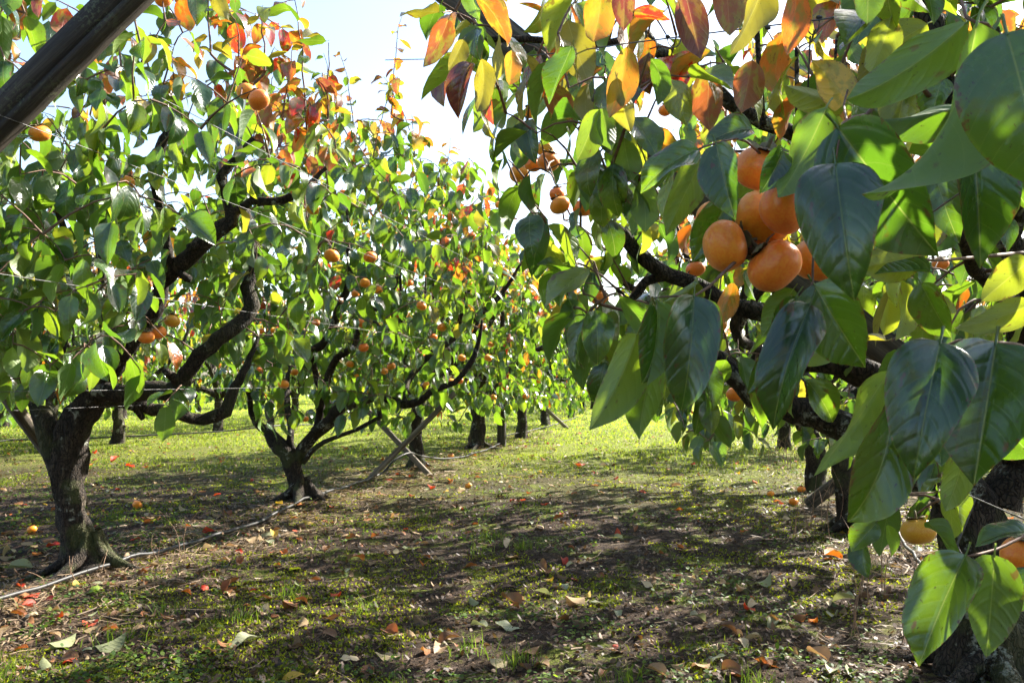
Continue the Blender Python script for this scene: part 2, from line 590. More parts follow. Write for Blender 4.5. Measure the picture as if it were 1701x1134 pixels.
# ------------------------------------------------------------------ leaves
PAL = {  # surface colour, colour of light let through
    'deep': ((.009, .032, .017), (0.130, 0.280, 0.014)),
    'dark': ((.014, .046, .015), (0.170, 0.330, 0.015)),
    'green': ((.026, .072, .015), (0.240, 0.410, 0.017)),
    'mid': ((.056, .115, .020), (0.330, 0.470, 0.020)),
    'lime': ((.105, .165, .022), (.52, .60, .030)),
    'olive': ((.11, .115, .025), (.50, .44, .03)),
    'gold': ((.36, .24, .03), (.80, .52, .04)),
    'amber': ((.36, .15, .022), (.80, .34, .025)),
    'orange': ((.42, .105, .016), (.85, .23, .018)),
    'red': ((.40, .030, .012), (.80, .06, .016)),
    'rust': ((.17, .060, .024), (.52, .15, .03)),
    'plum': ((.060, .022, .024), (.30, .065, .035)),
    'tan': ((.34, .23, .13), (.45, .26, .11)),
    'straw': ((.46, .37, .23), (.5, .36, .16)),
    'greygreen': ((.25, .26, .16), (.32, .34, .12)),
    'brown': ((.13, .070, .038), (.22, .09, .03)),
    'litgreen': ((.10, .14, .03), (.36, .42, .05)),
}


def leaf_shape(nu, nv, width, fold, droop, twist, wave, curl, relief, seed, petiole=True):
    r = np.random.default_rng(seed)
    t = np.linspace(0, 1, nv + 1)
    sh = r.uniform(.50, .66)
    hw = t ** sh * np.clip(1 - t, 0, 1) ** .88
    hw = hw / hw.max()
    hw = np.where(t > .80, hw * (1 - .30 * ((t - .80) / .20)), hw)
    hw = np.maximum(hw, .012) * width * .5
    hw[0] = .012
    th = -droop * (t ** 1.25)
    dt = 1.0 / nv
    cy = np.concatenate([[0], np.cumsum(np.cos(th[:-1]) * dt)])
    cz = np.concatenate([[0], np.cumsum(np.sin(th[:-1]) * dt)])
    u = np.linspace(-1, 1, nu + 1)
    ph = r.random(4) * 6.28
    V, L = [], []
    for k in range(nv + 1):
        tw = twist * (t[k] - .3)
        x = u * hw[k]
        z = np.abs(u) ** 1.15 * hw[k] * fold - curl * (np.abs(u) ** 2.2) * hw[k]
        z = z + wave * np.abs(u) ** 1.5 * np.sin(7.5 * t[k] + ph[0] + (u > 0) * ph[1]) * min(1, t[k] * 4) * (hw[k] / (width * .5))
        if relief:
            ax = np.abs(x) / (width * .5)
            s = t[k] * 7 - 1.1 * ax - 1.5 * ax * ax
            pp = np.abs((s + .5) % 1.0 - .5)
            z = z + relief * np.clip(pp / .4, 0, 1) * (1 - np.abs(u) ** 3) * np.clip(np.abs(u) * 4, 0, 1)
        cx, sx = math.cos(tw), math.sin(tw)
        x, z = x * cx - z * sx, x * sx + z * cx
        # cross-section stands perpendicular to the drooping midrib
        V.append(np.stack([x, cy[k] - z * math.sin(th[k]), cz[k] + z * math.cos(th[k])], -1))
        L.append(np.stack([u * hw[k] / (width * .5), np.full(nu + 1, t[k]), np.zeros(nu + 1), np.maximum(np.abs(u), (t[k] - .8) * 5.0 if t[k] > .8 else 0)], -1))
    V, L = np.concatenate(V), np.concatenate(L)
    i = np.arange(nv)[:, None] * (nu + 1) + np.arange(nu)[None]
    Qd = np.stack([i, i + 1, i + nu + 2, i + nu + 1], -1).reshape(-1, 4)
    if petiole:
        pv, pq = tube([[0, .02, 0], [0, -.05, .012], [0, -.11, .045]], [.009, .008, .010], 4, cap=False)
        Qd = np.concatenate([Qd, pq + len(V)])
        V = np.concatenate([V, pv])
        L = np.concatenate([L, np.tile([[0, .02, 0, 0]], (len(pv), 1))])
    return V, Qd, L


def make_shapes(nu, nv, n, relief, petiole, base_seed, lo=.1, wv=.01):
    out = []
    for k in range(n):
        r = np.random.default_rng(base_seed + k)
        out.append(leaf_shape(nu, nv, r.uniform(.45, .60), r.uniform(lo, 1.05), r.uniform(.1, 1.6), r.uniform(-.8, .8),
                              r.uniform(wv, wv + .075), r.uniform(0, .45), relief, base_seed + k, petiole))
    return out


SH_HI = make_shapes(14, 28, 14, .006, True, 10, .35, .035)
SH_MID = make_shapes(4, 8, 16, 0, True, 40)
SH_LOW = make_shapes(2, 5, 8, 0, False, 70)
_leafmesh = {}


def leaf_mesh(kind, shapes, k, colname, jit, mat=None):
    key = (kind, k, colname, jit)
    if key not in _leafmesh:
        V, Qd, L = shapes[k]
        c, t = PAL[colname]
        f = (.82, 1.0, 1.2)[jit]
        C = np.tile([[c[0] * f, c[1] * f, c[2] * f, 1]], (len(V), 1))
        T = np.tile([[min(1, t[0] * (.9 + .1 * jit)), t[1] * (.9 + .1 * jit), t[2], 1]], (len(V), 1))
        C[:, 3] = L[:, 3]
        Lx = L[:, :3].copy()
        Lx[:, 2] = (hash((k, jit)) % 97) / 97 * 3 + k
        _leafmesh[key] = build_mesh('leaf', V, Qd, mat or M_LEAF, True, {
            'Col': ('FLOAT_COLOR', C), 'Trn': ('FLOAT_COLOR', T), 'luv': ('FLOAT_VECTOR', Lx)})
    return _leafmesh[key]


def frame_from(d, n):
    y = unit(d)
    z = unit(np.asarray(n) - y * (np.asarray(n) @ y))
    return np.stack([np.cross(y, z), y, z], 1)


class Leaves:
    """leaf placements of one tree"""
    def __init__(s):
        s.pos, s.rot, s.len, s.col = [], [], [], []

    def put(s, p, d, n, L, col):
        s.pos.append(np.asarray(p, float))
        s.rot.append(frame_from(d, n))
        s.len.append(L)
        s.col.append(col)


def joined_foliage(name, lv, idx, shapes, off):
    groups = {}
    for i in idx:
        groups.setdefault(int(rng.integers(len(shapes))), []).append(i)
    Vs, Qs, Cs, Ts, Ls, n = [], [], [], [], [], 0
    for k, ids in groups.items():
        V, Qd, L = shapes[k]
        m, nvv = len(ids), len(V)
        Rm = np.stack([lv.rot[i] * lv.len[i] for i in ids])
        Pm = np.stack([lv.pos[i] for i in ids]) - off
        X = np.einsum('mij,vj->mvi', Rm, V) + Pm[:, None]
        f = rng.uniform(.75, 1.25, (m, 1))
        C = np.stack([PAL[lv.col[i]][0] for i in ids]) * f
        T = np.clip(np.stack([PAL[lv.col[i]][1] for i in ids]) * rng.uniform(.85, 1.12, (m, 1)), 0, .95)
        Lx = np.tile(L[None, :, :3], (m, 1, 1))
        Lx[:, :, 2] = rng.random((m, 1)) * 30
        Vs.append(X.reshape(-1, 3))
        Qs.append((Qd[None] + (np.arange(m) * nvv)[:, None, None]).reshape(-1, 4) + n)
        one = np.ones((m * nvv, 1))
        Cs.append(np.hstack([np.repeat(C, nvv, 0), np.tile(L[:, 3], m)[:, None]]))
        Ts.append(np.hstack([np.repeat(T, nvv, 0), one]))
        Ls.append(Lx.reshape(-1, 3))
        n += m * nvv
    if not Vs:
        return None
    return build_mesh(name, np.concatenate(Vs), np.concatenate(Qs), M_CROWN, True, {
        'Col': ('FLOAT_COLOR', np.concatenate(Cs)), 'Trn': ('FLOAT_COLOR', np.concatenate(Ts)), 'luv': ('FLOAT_VECTOR', np.concatenate(Ls))})


# ------------------------------------------------------------------ trees
def pick(weights):
    ks = list(weights)
    w = np.array([weights[k] for k in ks], float)
    return ks[int(rng.choice(len(ks), p=w / w.sum()))]


def leaf_colour(z, top, warm=1.0, patch=None):
    """z height, top height where autumn colour begins"""
    if patch is not None:
        return pick(patch)
    a = max(0.0, (z - top) / .7) * warm
    if rng.random() < min(.85, a):
        return pick({'amber': 3, 'rust': 3, 'gold': 2, 'orange': 3, 'olive': 3, 'red': 1.3, 'plum': 1.6, 'lime': 2})
    if rng.random() < .030 * warm:
        return pick({'orange': 3, 'red': 2, 'amber': 2, 'gold': 1})
    return pick({'deep': 3.2, 'dark': 5.2, 'green': 4.6, 'mid': 2.0, 'lime': .8, 'olive': .4})


class Tree:
    def __init__(s, base):
        s.base = np.asarray(base, float)
        s.limbs = []          # resampled arrays (x,y,z,r)
        s.nodes = []
        s.twigs = []
        s.lv = Leaves()

    def limb(s, pts, step=.05, gnarl=.02, attach=True):
        A = spline(pts, step)
        n = len(A)
        if gnarl:
            j = rng.normal(0, 1, (n, 3))
            j = (j + np.roll(j, 1, 0) + np.roll(j, 2, 0)) / 3
            j[0] = 0
            A[:, :3] += j * np.minimum(gnarl, A[:, 3:4] * .55)
        s.limbs.append(A)
        if attach:
            s.nodes.append(A[2:, :3])
        return A

    def grow(s, targets, leafy=True, leaf_len=(.10, .172), top=2.3, warm=1.0, spacing=.058, run=.42, maxlen=1.0, patch=None, lift=.22):
        nodes = np.concatenate(s.nodes)
        T = np.asarray(targets, float)
        dist = np.array([np.min(np.linalg.norm(nodes - t, axis=1)) for t in T])
        for t in T[np.argsort(dist)]:
            dv = nodes - t
            cost = np.linalg.norm(dv, axis=1) + .35 * np.maximum(0, dv[:, 2] + .05)
            q = nodes[np.argmin(cost)]
            L = np.linalg.norm(t - q)
            if L < .04 or L > maxlen:
                continue
            mid = q + (t - q) * .5 + np.array([0, 0, lift * L]) + rng.normal(0, .06 * L, 3)
            k = max(4, int(L / .07))
            u = np.linspace(0, 1, k)[:, None]
            P = (1 - u) ** 2 * q + 2 * u * (1 - u) * mid + u * u * t
            r0 = min(.011, .0028 + .008 * L)
            s.twigs.append((P, np.linspace(r0, .0018, k)))
            nodes = np.concatenate([nodes, P[2:]])
            if not leafy:
                continue
            seg = np.linalg.norm(np.diff(P, axis=0), axis=1)
            cum = np.concatenate([[0], np.cumsum(seg)])
            side = rng.random() * 6.28
            x = cum[-1]
            while x > max(.03, cum[-1] - run):
                p = np.array([np.interp(x, cum, P[:, c]) for c in range(3)])
                a = unit(P[min(k - 1, np.searchsorted(cum, x))] - P[max(0, np.searchsorted(cum, x) - 1)])
                s.leaf_on(p, a, side, leaf_len, top, warm, patch)
                side += 2.4 + rng.normal(0, .4)
                x -= spacing * rng.uniform(.7, 1.4)
        s.nodes = [nodes]

    def leaf_on(s, p, a, side, leaf_len, top, warm, patch=None, sag=1.0):
        o1 = unit(np.cross(a, [0.02, .03, 1.0]))
        o2 = np.cross(a, o1)
        out = math.cos(side) * o1 + math.sin(side) * o2
        d = unit(out * .75 + a * .35 + np.array([0, 0, -rng.uniform(.4, 1.9) * sag]) + rng.normal(0, .15, 3))
        n = np.array([0, 0, 1.0]) + out * .5 + rng.normal(0, .38, 3)
        L = rng.uniform(*leaf_len)
        s.lv.put(p + d * .012, d, n, L, leaf_colour(p[2], top, warm, patch))

    def shoot(s, p, h, lean, top=2.2, warm=1.3):
        nodes = np.concatenate(s.nodes)
        dv = nodes - p
        q = nodes[np.argmin(np.linalg.norm(dv, axis=1) + .6 * np.maximum(0, dv[:, 2]))]
        mid = np.array([p[0] * .6 + q[0] * .4, p[1] * .6 + q[1] * .4, q[2] * .6 + p[2] * .4])
        u = np.linspace(0, 1, 6)[:, None]
        s.twigs.append(((1 - u) ** 2 * q + 2 * u * (1 - u) * mid + u * u * p, np.linspace(.008, .0062, 6)))
        k = 8
        u = np.linspace(0, 1, k)[:, None]
        P = p + np.array([lean[0], lean[1], h]) * u + np.array([lean[0], lean[1], 0]) * .5 * u * u + rng.normal(0, .008, (k, 3)) * u
        s.twigs.append((P, np.linspace(.0062, .0022, k)))
        side = rng.random() * 6
        for x in np.arange(.02, 1.02, .042 / h):
            if rng.random() < .12 + .25 * x:
                continue
            i = x * (k - 1)
            i0 = min(k - 2, int(i))
            q = P[i0] + (P[i0 + 1] - P[i0]) * (i - i0)
            s.leaf_on(q, unit(P[i0 + 1] - P[i0]), side, (.08, .15), top, warm, None, .45)
            side += 2.4


def tree_meshes(T, bark, low=False, sides=(12, 5)):
    """bark meshes: first limb = trunk"""
    out = []
    for k, A in enumerate(T.limbs):
        sd = sides[0] if A[0, 3] > .02 else 7
        V, Qd = tube(A[:, :3], A[:, 3], sd if not low else max(6, sd - 4), .15, 5 if k == 0 else 0)
        out.append((V - T.base, Qd))
    mb = MB()
    for P, r in T.twigs:
        mb.put(*tube(P - T.base, r, 3 if low else 5, cap=False))
    return out, mb


def sample_crown(n, c, rad, zlo, zhi, hollow=.45, rej=None):
    out = []
    while len(out) < n:
        v = rng.normal(0, 1, 3)
        v /= np.linalg.norm(v)
        v *= rng.random() ** (1 / 3.0)
        if np.hypot(v[0], v[1]) < hollow * max(0, -v[2] + .35):
            continue
        vs = .86 + .34 * (v[2] + 1) * .5
        v = v * [vs, vs, 1]
        p = np.array([c[0] + v[0] * rad[0], c[1] + v[1] * rad[1], c[2] + v[2] * rad[2]])
        if p[2] < zlo or p[2] > zhi:
            continue
        if rej is not None and rej(p):
            continue
        out.append(p)
    return np.array(out)


def px_limb(rows):
    """(px, py, width px, depth) rows to (x,y,z,r)"""
    return [(*W(a, b, d), w * .5 * d / F_PX) for a, b, w, d in rows]


# ---- left row, first tree
B1 = G(148, 946)
T1 = Tree(B1)
D1 = 4.37
T1.limb(px_limb([(150, 958, 100, D1), (140, 935, 74, D1), (130, 890, 52, D1), (119, 830, 47, D1), (113, 775, 50, D1), (119, 725, 54, D1), (134, 690, 50, D1), (155, 655, 48, D1)]), .04, .01)
T1.limb(px_limb([(108, 800, 36, D1), (88, 745, 44, D1), (72, 700, 40, D1), (58, 655, 34, D1 + .05), (30, 600, 30, D1 + .1), (-10, 520, 24, D1 + .2), (-40, 420, 18, D1 + .3), (-50, 300, 12, D1 + .3)]))
T1.limb(px_limb([(138, 685, 52, D1), (168, 640, 46, D1), (197, 597, 40, D1 - .03), (229, 548, 34, D1 - .08), (255, 500, 30, D1 - .12), (272, 466, 30, D1 - .14), (310, 431, 32, D1 - .18), (350, 398, 30, D1 - .2), (383, 368, 30, D1 - .22), (378, 330, 20, D1 - .24), (374, 295, 18, D1 - .25), (390, 268, 15, D1 - .25), (420, 230, 10, D1 - .2)]))
T1.limb(px_limb([(150, 668, 44, D1), (169, 657, 38, D1), (205, 655, 34, D1 - .05), (247, 650, 36, D1 - .1), (289, 648, 36, D1 - .15), (317, 611, 30, D1 - .2), (353, 576, 28, D1 - .2), (391, 540, 27, D1 - .15), (419, 512, 28, D1 - .1), (413, 476, 26, D1 - .05), (419, 450, 24, D1), (413, 410, 22, D1 + .05), (416, 378, 18, D1 + .1), (400, 330, 12, D1 + .2)]))
T1.limb(px_limb([(155, 665, 30, D1), (200, 664, 26, D1 + .1), (271, 680, 24, D1 + .2), (320, 692, 24, D1 + .3), (374, 682, 26, D1 + .35), (393, 646, 18, D1 + .4), (404, 622, 14, D1 + .4), (430, 560, 8, D1 + .5)]))
T1.limb(px_limb([(272, 466, 26, D1 - .14), (285, 425, 24, D1 - .2), (280, 392, 20, D1 - .25), (262, 330, 16, D1 - .3), (258, 285, 18, D1 - .32), (272, 245, 20, D1 - .34), (290, 218, 18, D1 - .35), (310, 203, 13, D1 - .36)]))
T1.limb(px_limb([(383, 366, 20, D1 - .22), (420, 330, 15, D1 - .2), (470, 332, 15, D1 - .2), (510, 312, 13, D1 - .2), (525, 298, 10, D1 - .2), (560, 262, 7, D1 - .15)]))
T1.limb(px_limb([(205, 590, 22, D1), (180, 520, 18, D1 + .2), (170, 430, 15, D1 + .3), (150, 330, 12, D1 + .35), (160, 230, 9, D1 + .3)]))
T1.limb(px_limb([(72, 700, 30, D1), (90, 610, 24, D1 + .3), (110, 500, 18, D1 + .55), (90, 380, 14, D1 + .7), (100, 260, 10, D1 + .8)]))
T1.limb(px_limb([(60, 660, 26, D1), (40, 590, 22, D1 - .3), (70, 500, 18, D1 - .6), (110, 420, 14, D1 - .75), (90, 330, 10, D1 - .85)]))
c1 = W(190, 380, 4.3)


for A in T1.limbs[1:]:
    A[:, 3] *= .86
for T_q in (T1,):
    for A in list(T_q.limbs[1:]):
        for i_ in rng.integers(3, max(4, len(A) * 3 // 4), 2):
            q = A[i_]
            dv = unit(rng.normal(0, 1, 3) + [0, 0, .6])
            T_q.limb([(*q[:3], q[3] * .6), (*(q[:3] + dv * q[3] * 1.6), q[3] * .5), (*(q[:3] + dv * q[3] * 2.8), q[3] * .42)], .02, .0, False)


def rej1(p):
    px, py, d = proj(p)
    if d < 2.5:
        return True
    # open heart of the vase above the fork and the clear stem below
    if py > 690 or (py > 585 and px > 130 and rng.random() < .72):
        return True
    if d < D1 - .1 and abs(px - (190 + (600 - py) * .85)) < 55 and 330 < py < 700 and rng.random() < .75:
        return True
    if d < D1 and px > 290 and 470 < py < 700 and rng.random() < .7:
        return True
    if px > 440 and py < 300 and rng.random() < .75:
        return True
    return px > 560


T1.grow(sample_crown(560, (c1[0], c1[1], 1.9), (1.25, 1.6, 1.2), .85, 3.05, .4, rej1), top=2.15, warm=.55)
T1.grow([W(a, b, d) for a, b, d in [(80, 610, 4.6), (95, 640, 4.5), (60, 590, 4.6)]], patch={'orange': 3, 'amber': 2, 'red': 1}, leaf_len=(.08, .12), maxlen=1.2)
T1.grow([W(a, b, d) for a, b, d in [(470, 200, 4.2), (500, 215, 4.2), (525, 220, 4.2), (450, 250, 4.2), (545, 240, 4.2), (480, 170, 4.2), (540, 160, 4.2), (530, 275, 4.2), (500, 280, 4.1), (470, 270, 4.1), (485, 100, 4.2), (455, 80, 4.2), (520, 130, 4.2), (440, 120, 4.2), (410, 100, 4.2), (430, 200, 4.2), (500, 160, 4.1), (520, 180, 4.15), (460, 225, 4.1), (490, 245, 4.2), (515, 255, 4.1), (450, 170, 4.1), (535, 205, 4.2), (475, 140, 4.15), (420, 140, 4.1), (395, 120, 4.1), (505, 200, 4.3)]],
        patch={'rust': 5, 'amber': 3, 'orange': 4, 'olive': 2.5, 'red': 3, 'plum': 2}, leaf_len=(.09, .14), maxlen=1.3)
for a, b, d, h in [(510, 215, 4.2, .72), (545, 200, 4.25, .38), (470, 190, 4.2, .35), (440, 120, 4.1, .35), (350, 90, 4.1, .4)]:
    T1.shoot(W(a, b, d), h, rng.normal(0, .05, 2), 2.1, 1.4)

# ---- left row, second tree
B2 = G(500, 834)
T2 = Tree(B2)
D2 = 6.72


def c6(rows, d):
    return px_limb([(400 + .397 * a, 400 + .397 * b, w * .397, d + o) for a, b, w, o in rows])


T2.limb(c6([(262, 1105, 150, 0), (255, 1075, 108, 0), (240, 1020, 84, 0), (226, 960, 78, 0), (212, 910, 84, 0), (190, 875, 70, 0), (150, 832, 58, 0), (118, 795, 46, 0), (85, 778, 38, 0), (55, 740, 30, -.1), (30, 650, 24, -.2), (20, 540, 18, -.3)], D2), .05, .012)
T2.limb(c6([(212, 900, 34, 0), (210, 820, 32, 0), (206, 745, 28, .1), (190, 640, 22, .3), (200, 500, 18, .5), (180, 350, 12, .6)], D2))
T2.limb(c6([(232, 925, 60, 0), (262, 860, 54, 0), (305, 808, 50, 0), (360, 755, 52, -.05), (420, 712, 50, -.1), (500, 672, 38, -.15), (600, 664, 34, -.2), (680, 682, 34, -.2), (745, 672, 30, -.2), (800, 630, 28, -.2), (895, 592, 26, -.2), (955, 515, 24, -.2), (985, 455, 20, -.2), (1000, 405, 16, -.2), (1010, 330, 10, -.2)], D2))
T2.limb(c6([(305, 800, 40, 0), (328, 720, 34, 0), (345, 630, 34, -.1), (375, 550, 32, -.15), (405, 492, 32, -.2), (465, 445, 32, -.2), (488, 375, 28, -.2), (540, 310, 26, -.15), (595, 262, 24, -.1), (640, 190, 18, 0), (660, 100, 12, .1)], D2))
T2.limb(c6([(345, 640, 26, -.1), (320, 560, 24, -.1), (290, 470, 24, -.2), (340, 425, 34, -.3), (378, 385, 34, -.35), (398, 300, 32, -.4), (440, 225, 30, -.4), (462, 140, 26, -.4), (460, 60, 22, -.4), (450, -40, 16, -.4), (440, -150, 10, -.4)], D2))
T2.limb(c6([(680, 680, 28, -.2), (700, 600, 26, 0), (760, 510, 26, .1), (850, 440, 28, .2), (945, 352, 28, .3), (1030, 282, 24, .3), (1110, 190, 18, .3), (1180, 90, 10, .3)], D2))
T2.limb(c6([(262, 925, 22, 0), (300, 875, 20, -.1), (350, 838, 19, -.15), (420, 812, 18, -.2), (485, 790, 18, -.25), (560, 752, 16, -.25), (582, 735, 22, -.25), (578, 700, 16, -.25), (590, 640, 9, -.2)], D2))
T2.limb(c6([(150, 832, 34, 0), (120, 740, 28, .4), (140, 620, 22, .7), (120, 480, 16, .9), (130, 300, 11, 1.0)], D2))
c2 = W(570, 400, 6.7)


def rej2(p):
    px, py, d = proj(p)
    if py > 730 or (py > 660 and rng.random() < .5):
        return True
    if px > 700 and py < 250:
        return True
    return px < 330 or (px > 555 and py < 185 and rng.random() < .8)


T2.grow(sample_crown(590, (c2[0], c2[1], 2.0), (1.35, 1.45, 1.45), .62, 3.5, .35, rej2), top=2.35, warm=.4)
T2.grow([W(rng.uniform(420, 770), rng.uniform(600, 705), rng.uniform(6.0, 7.4)) for _ in range(34)], top=3, warm=.4, maxlen=1.2, run=.25)
T2.grow([W(rng.uniform(725, 800), rng.uniform(330, 450), rng.uniform(6.0, 7.6)) for _ in range(42)], patch={'orange': 5, 'red': 4, 'amber': 3, 'rust': 1, 'gold': 1}, leaf_len=(.08, .13), maxlen=1.6)
for a, b, d, h in [(590, 230, 6.6, .7), (560, 200, 6.6, .5), (650, 190, 6.7, .85), (620, 260, 6.5, .55), (700, 300, 6.8, .5), (480, 160, 6.6, .6), (735, 340, 7.0, .55)]:
    T2.shoot(W(a, b, d), h, rng.normal(0, .05, 2), 2.3, 1.0)


# ---- vase-shaped trees of the rows beyond, grown from a fork
def vase_tree(base, seed, n=260, fork=.72, r0=.085, rad=(1.4, 1.35, 1.35), top=2.3, warm=1.0, lean=(0, 0), rej=None, shoots=6, zlo=.55, spacing=.058, zc=1.75, zhi=3.05):
    global rng
    keep = rng
    rng = np.random.default_rng(seed)
    base = np.asarray(base, float)
    T = Tree(base)
    f = base + np.array([lean[0], lean[1], fork])
    m = base + np.array([lean[0] * .3 + rng.normal(0, .02), lean[1] * .3, fork * .5])
    T.limb([(*(base - [0, 0, .05]), r0 * 1.7), (*(base + [0, 0, .06]), r0 * 1.2), (*m, r0), (*f, r0 * 1.05)], .06, .012)
    nl = 5
    for k in range(nl):
        a = k * 6.283 / nl + rng.normal(0, .25) + .5
        dv = np.array([math.cos(a), math.sin(a), 0])
        p1 = f + dv * .28 + [0, 0, .12 + rng.random() * .12]
        p2 = f + dv * (.62 + rng.random() * .12) + [0, 0, .35 + rng.random() * .2] + rng.normal(0, .06, 3)
        p3 = f + dv * (.85 + rng.random() * .2) + [0, 0, .85 + rng.random() * .25] + rng.normal(0, .1, 3)
        p4 = p3 + dv * .15 + [0, 0, .5] + rng.normal(0, .08, 3)
        T.limb([(*f, r0 * .75), (*p1, r0 * .62), (*p2, r0 * .48), (*p3, r0 * .32), (*p4, r0 * .12)], .07, .02)
        q = p2 + np.array([-dv[1], dv[0], 0]) * .35 * (1 if k % 2 else -1) + [0, 0, .35]
        T.limb([(*p2, r0 * .36), (*((p2 + q) / 2 + [0, 0, .05]), r0 * .28), (*q, r0 * .2), (*(q + [0, 0, .45]), r0 * .1)], .07, .02)
    for A in list(T.limbs[1:]):
        i_ = int(rng.integers(2, max(3, len(A) // 2)))
        q = A[i_]
        dv = unit(rng.normal(0, 1, 3) + [0, 0, .6])
        T.limb([(*q[:3], q[3] * .6), (*(q[:3] + dv * q[3] * 1.6), q[3] * .5), (*(q[:3] + dv * q[3] * 2.8), q[3] * .42)], .02, .0, False)
    T.grow(sample_crown(n, (base[0] + lean[0], base[1] + lean[1], zc), rad, zlo, zhi, .45, rej), top=top, warm=warm, spacing=spacing)
    sk = []
    for _ in range(n // 9):
        a, rr = rng.random() * 6.28, rng.uniform(.75, 1.4)
        sk.append(base + [lean[0] + math.cos(a) * rr, lean[1] + math.sin(a) * rr, rng.uniform(zlo, 1.0)])
    T.grow(sk, top=top, warm=warm, spacing=spacing, maxlen=1.3, run=.3)
    for _ in range(shoots):
        a, rr = rng.random() * 6.28, rng.random() * .9
        T.shoot(base + [math.cos(a) * rr, math.sin(a) * rr, 2.45 + rng.random() * .3], .35 + rng.random() * .5, rng.normal(0, .06, 2), top, 1.2)
    rng = keep
    return T


T3 = vase_tree(G(690, 777), 31, 500, .8, .075, zhi=3.25, top=2.1, warm=.5, lean=(.05, 0))
T4 = vase_tree(G(793, 744), 32, 520, .7, .095, top=1.8, warm=1.2)

# ---- right row, the near tree that leans over the aisle
BR = G(1640, 1118)
TR = Tree(BR)
DR = 2.85
TR.limb(px_limb([(1640, 1150, 190, DR), (1636, 1100, 140, DR), (1628, 1020, 112, DR), (1618, 940, 104, DR), (1612, 880, 106, DR), (1600, 835, 96, DR), (1580, 800, 70, DR - .02)]), .035, .008)
TR.limb(px_limb([(1590, 830, 66, DR), (1556, 795, 58, DR), (1500, 765, 54, DR), (1450, 738, 52, DR), (1398, 716, 50, DR + .02), (1327, 681, 46, DR + .05), (1261, 654, 40, DR + .1), (1208, 623, 34, DR + .12), (1177, 588, 28, DR + .14), (1130, 560, 20, DR + .15), (1085, 500, 14, DR + .15), (1040, 470, 9, DR + .1)]))
TR.limb(px_limb([(1520, 775, 50, DR), (1505, 700, 52, DR - .1), (1486, 640, 54, DR - .15), (1440, 612, 52, DR - .18), (1390, 600, 48, DR - .2), (1340, 588, 44, DR - .2), (1300, 555, 36, DR - .22), (1260, 520, 30, DR - .25), (1205, 505, 28, DR - .28), (1150, 478, 28, DR - .3), (1105, 458, 27, DR - .3), (1065, 430, 25, DR - .32), (1030, 395, 24, DR - .34), (1000, 372, 18, DR - .35), (985, 330, 13, DR - .35), (960, 280, 9, DR - .35)]))
TR.limb(px_limb([(1660, 840, 70, DR), (1690, 760, 62, DR), (1715, 650, 58, DR - .1), (1705, 520, 58, DR - .3), (1682, 430, 54, DR - .45), (1668, 350, 48, DR - .55), (1640, 270, 42, DR - .6), (1585, 180, 40, DR - .6), (1558, 110, 38, DR - .6), (1540, 45, 36, DR - .6), (1505, -20, 34, DR - .6), (1470, -120, 26, DR - .6)]))
TR.limb(px_limb([(1668, 350, 34, DR - .55), (1560, 330, 30, DR - .35), (1430, 290, 27, DR - .2), (1340, 240, 25, DR - .2), (1268, 208, 25, DR - .2), (1220, 168, 24, DR - .2), (1180, 138, 23, DR - .2), (1130, 108, 22, DR - .2), (1092, 82, 22, DR - .2), (1060, 55, 24, DR - .2), (1050, 30, 16, DR - .2), (1030, -30, 10, DR - .2)]))
TR.limb(px_limb([(1700, 700, 50, DR), (1760, 560, 44, DR + .4), (1740, 380, 34, DR + .7), (1690, 200, 24, DR + .8), (1650, 50, 16, DR + .8)]))
TR.limb(px_limb([(1105, 458, 18, DR - .3), (1072, 470, 15, DR - .3), (1050, 500, 12, DR - .3), (1025, 480, 8, DR - .3)]))
TR.limb(px_limb([(1060, 62, 14, DR - .2), (985, 75, 12, DR - .25), (930, 70, 12, DR - .25), (870, 66, 11, DR - .3), (790, 70, 9, DR - .3)]))
TR.limb(px_limb([(1700, 520, 34, DR - .3), (1640, 470, 24, DR - .7), (1580, 380, 20, DR - 1.0), (1520, 300, 16, DR - 1.2), (1430, 330, 12, DR - 1.4), (1330, 360, 10, DR - 1.5)]))
# thin vertical leaders by the trellis wire
for rows in ([(1268, 208, 10, 2.5), (1262, 120, 10, 2.5), (1258, 40, 9, 2.5), (1255, -60, 7, 2.5)], [(1325, 240, 8, 2.3), (1322, 120, 8, 2.3), (1322, 60, 7, 2.3)],
             [(1380, 270, 6, 2.1), (1384, 150, 5, 2.1), (1390, 60, 4, 2.1)]):
    TR.limb(px_limb(rows), .05, .004)


def rejR(p):
    px, py, d = proj(p)
    if d < 1.75:
        return True
    xmin = -.30 - (p[2] - 1.15) * .52 + max(0, 2.4 - d) * .05
    if p[0] < xmin:
        return True
    if py > 640 and px < 1330:
        return True
    if py < 130 and 1100 < px < 1330 and rng.random() < .6:
        return True
    if 1000 < px < 1760 and 150 < py < 640 and rng.random() < .55:
        return True
    if 1040 < px < 1700 and py > 640 and d < 2.85 and rng.random() < .8:
        return True
    return False


TR.grow(sample_crown(330, (1.0, 2.75, 1.95), (1.8, 1.7, 1.3), 1.0, 3.15, .2, rejR), top=1.95, warm=.55, spacing=.064, maxlen=1.1)
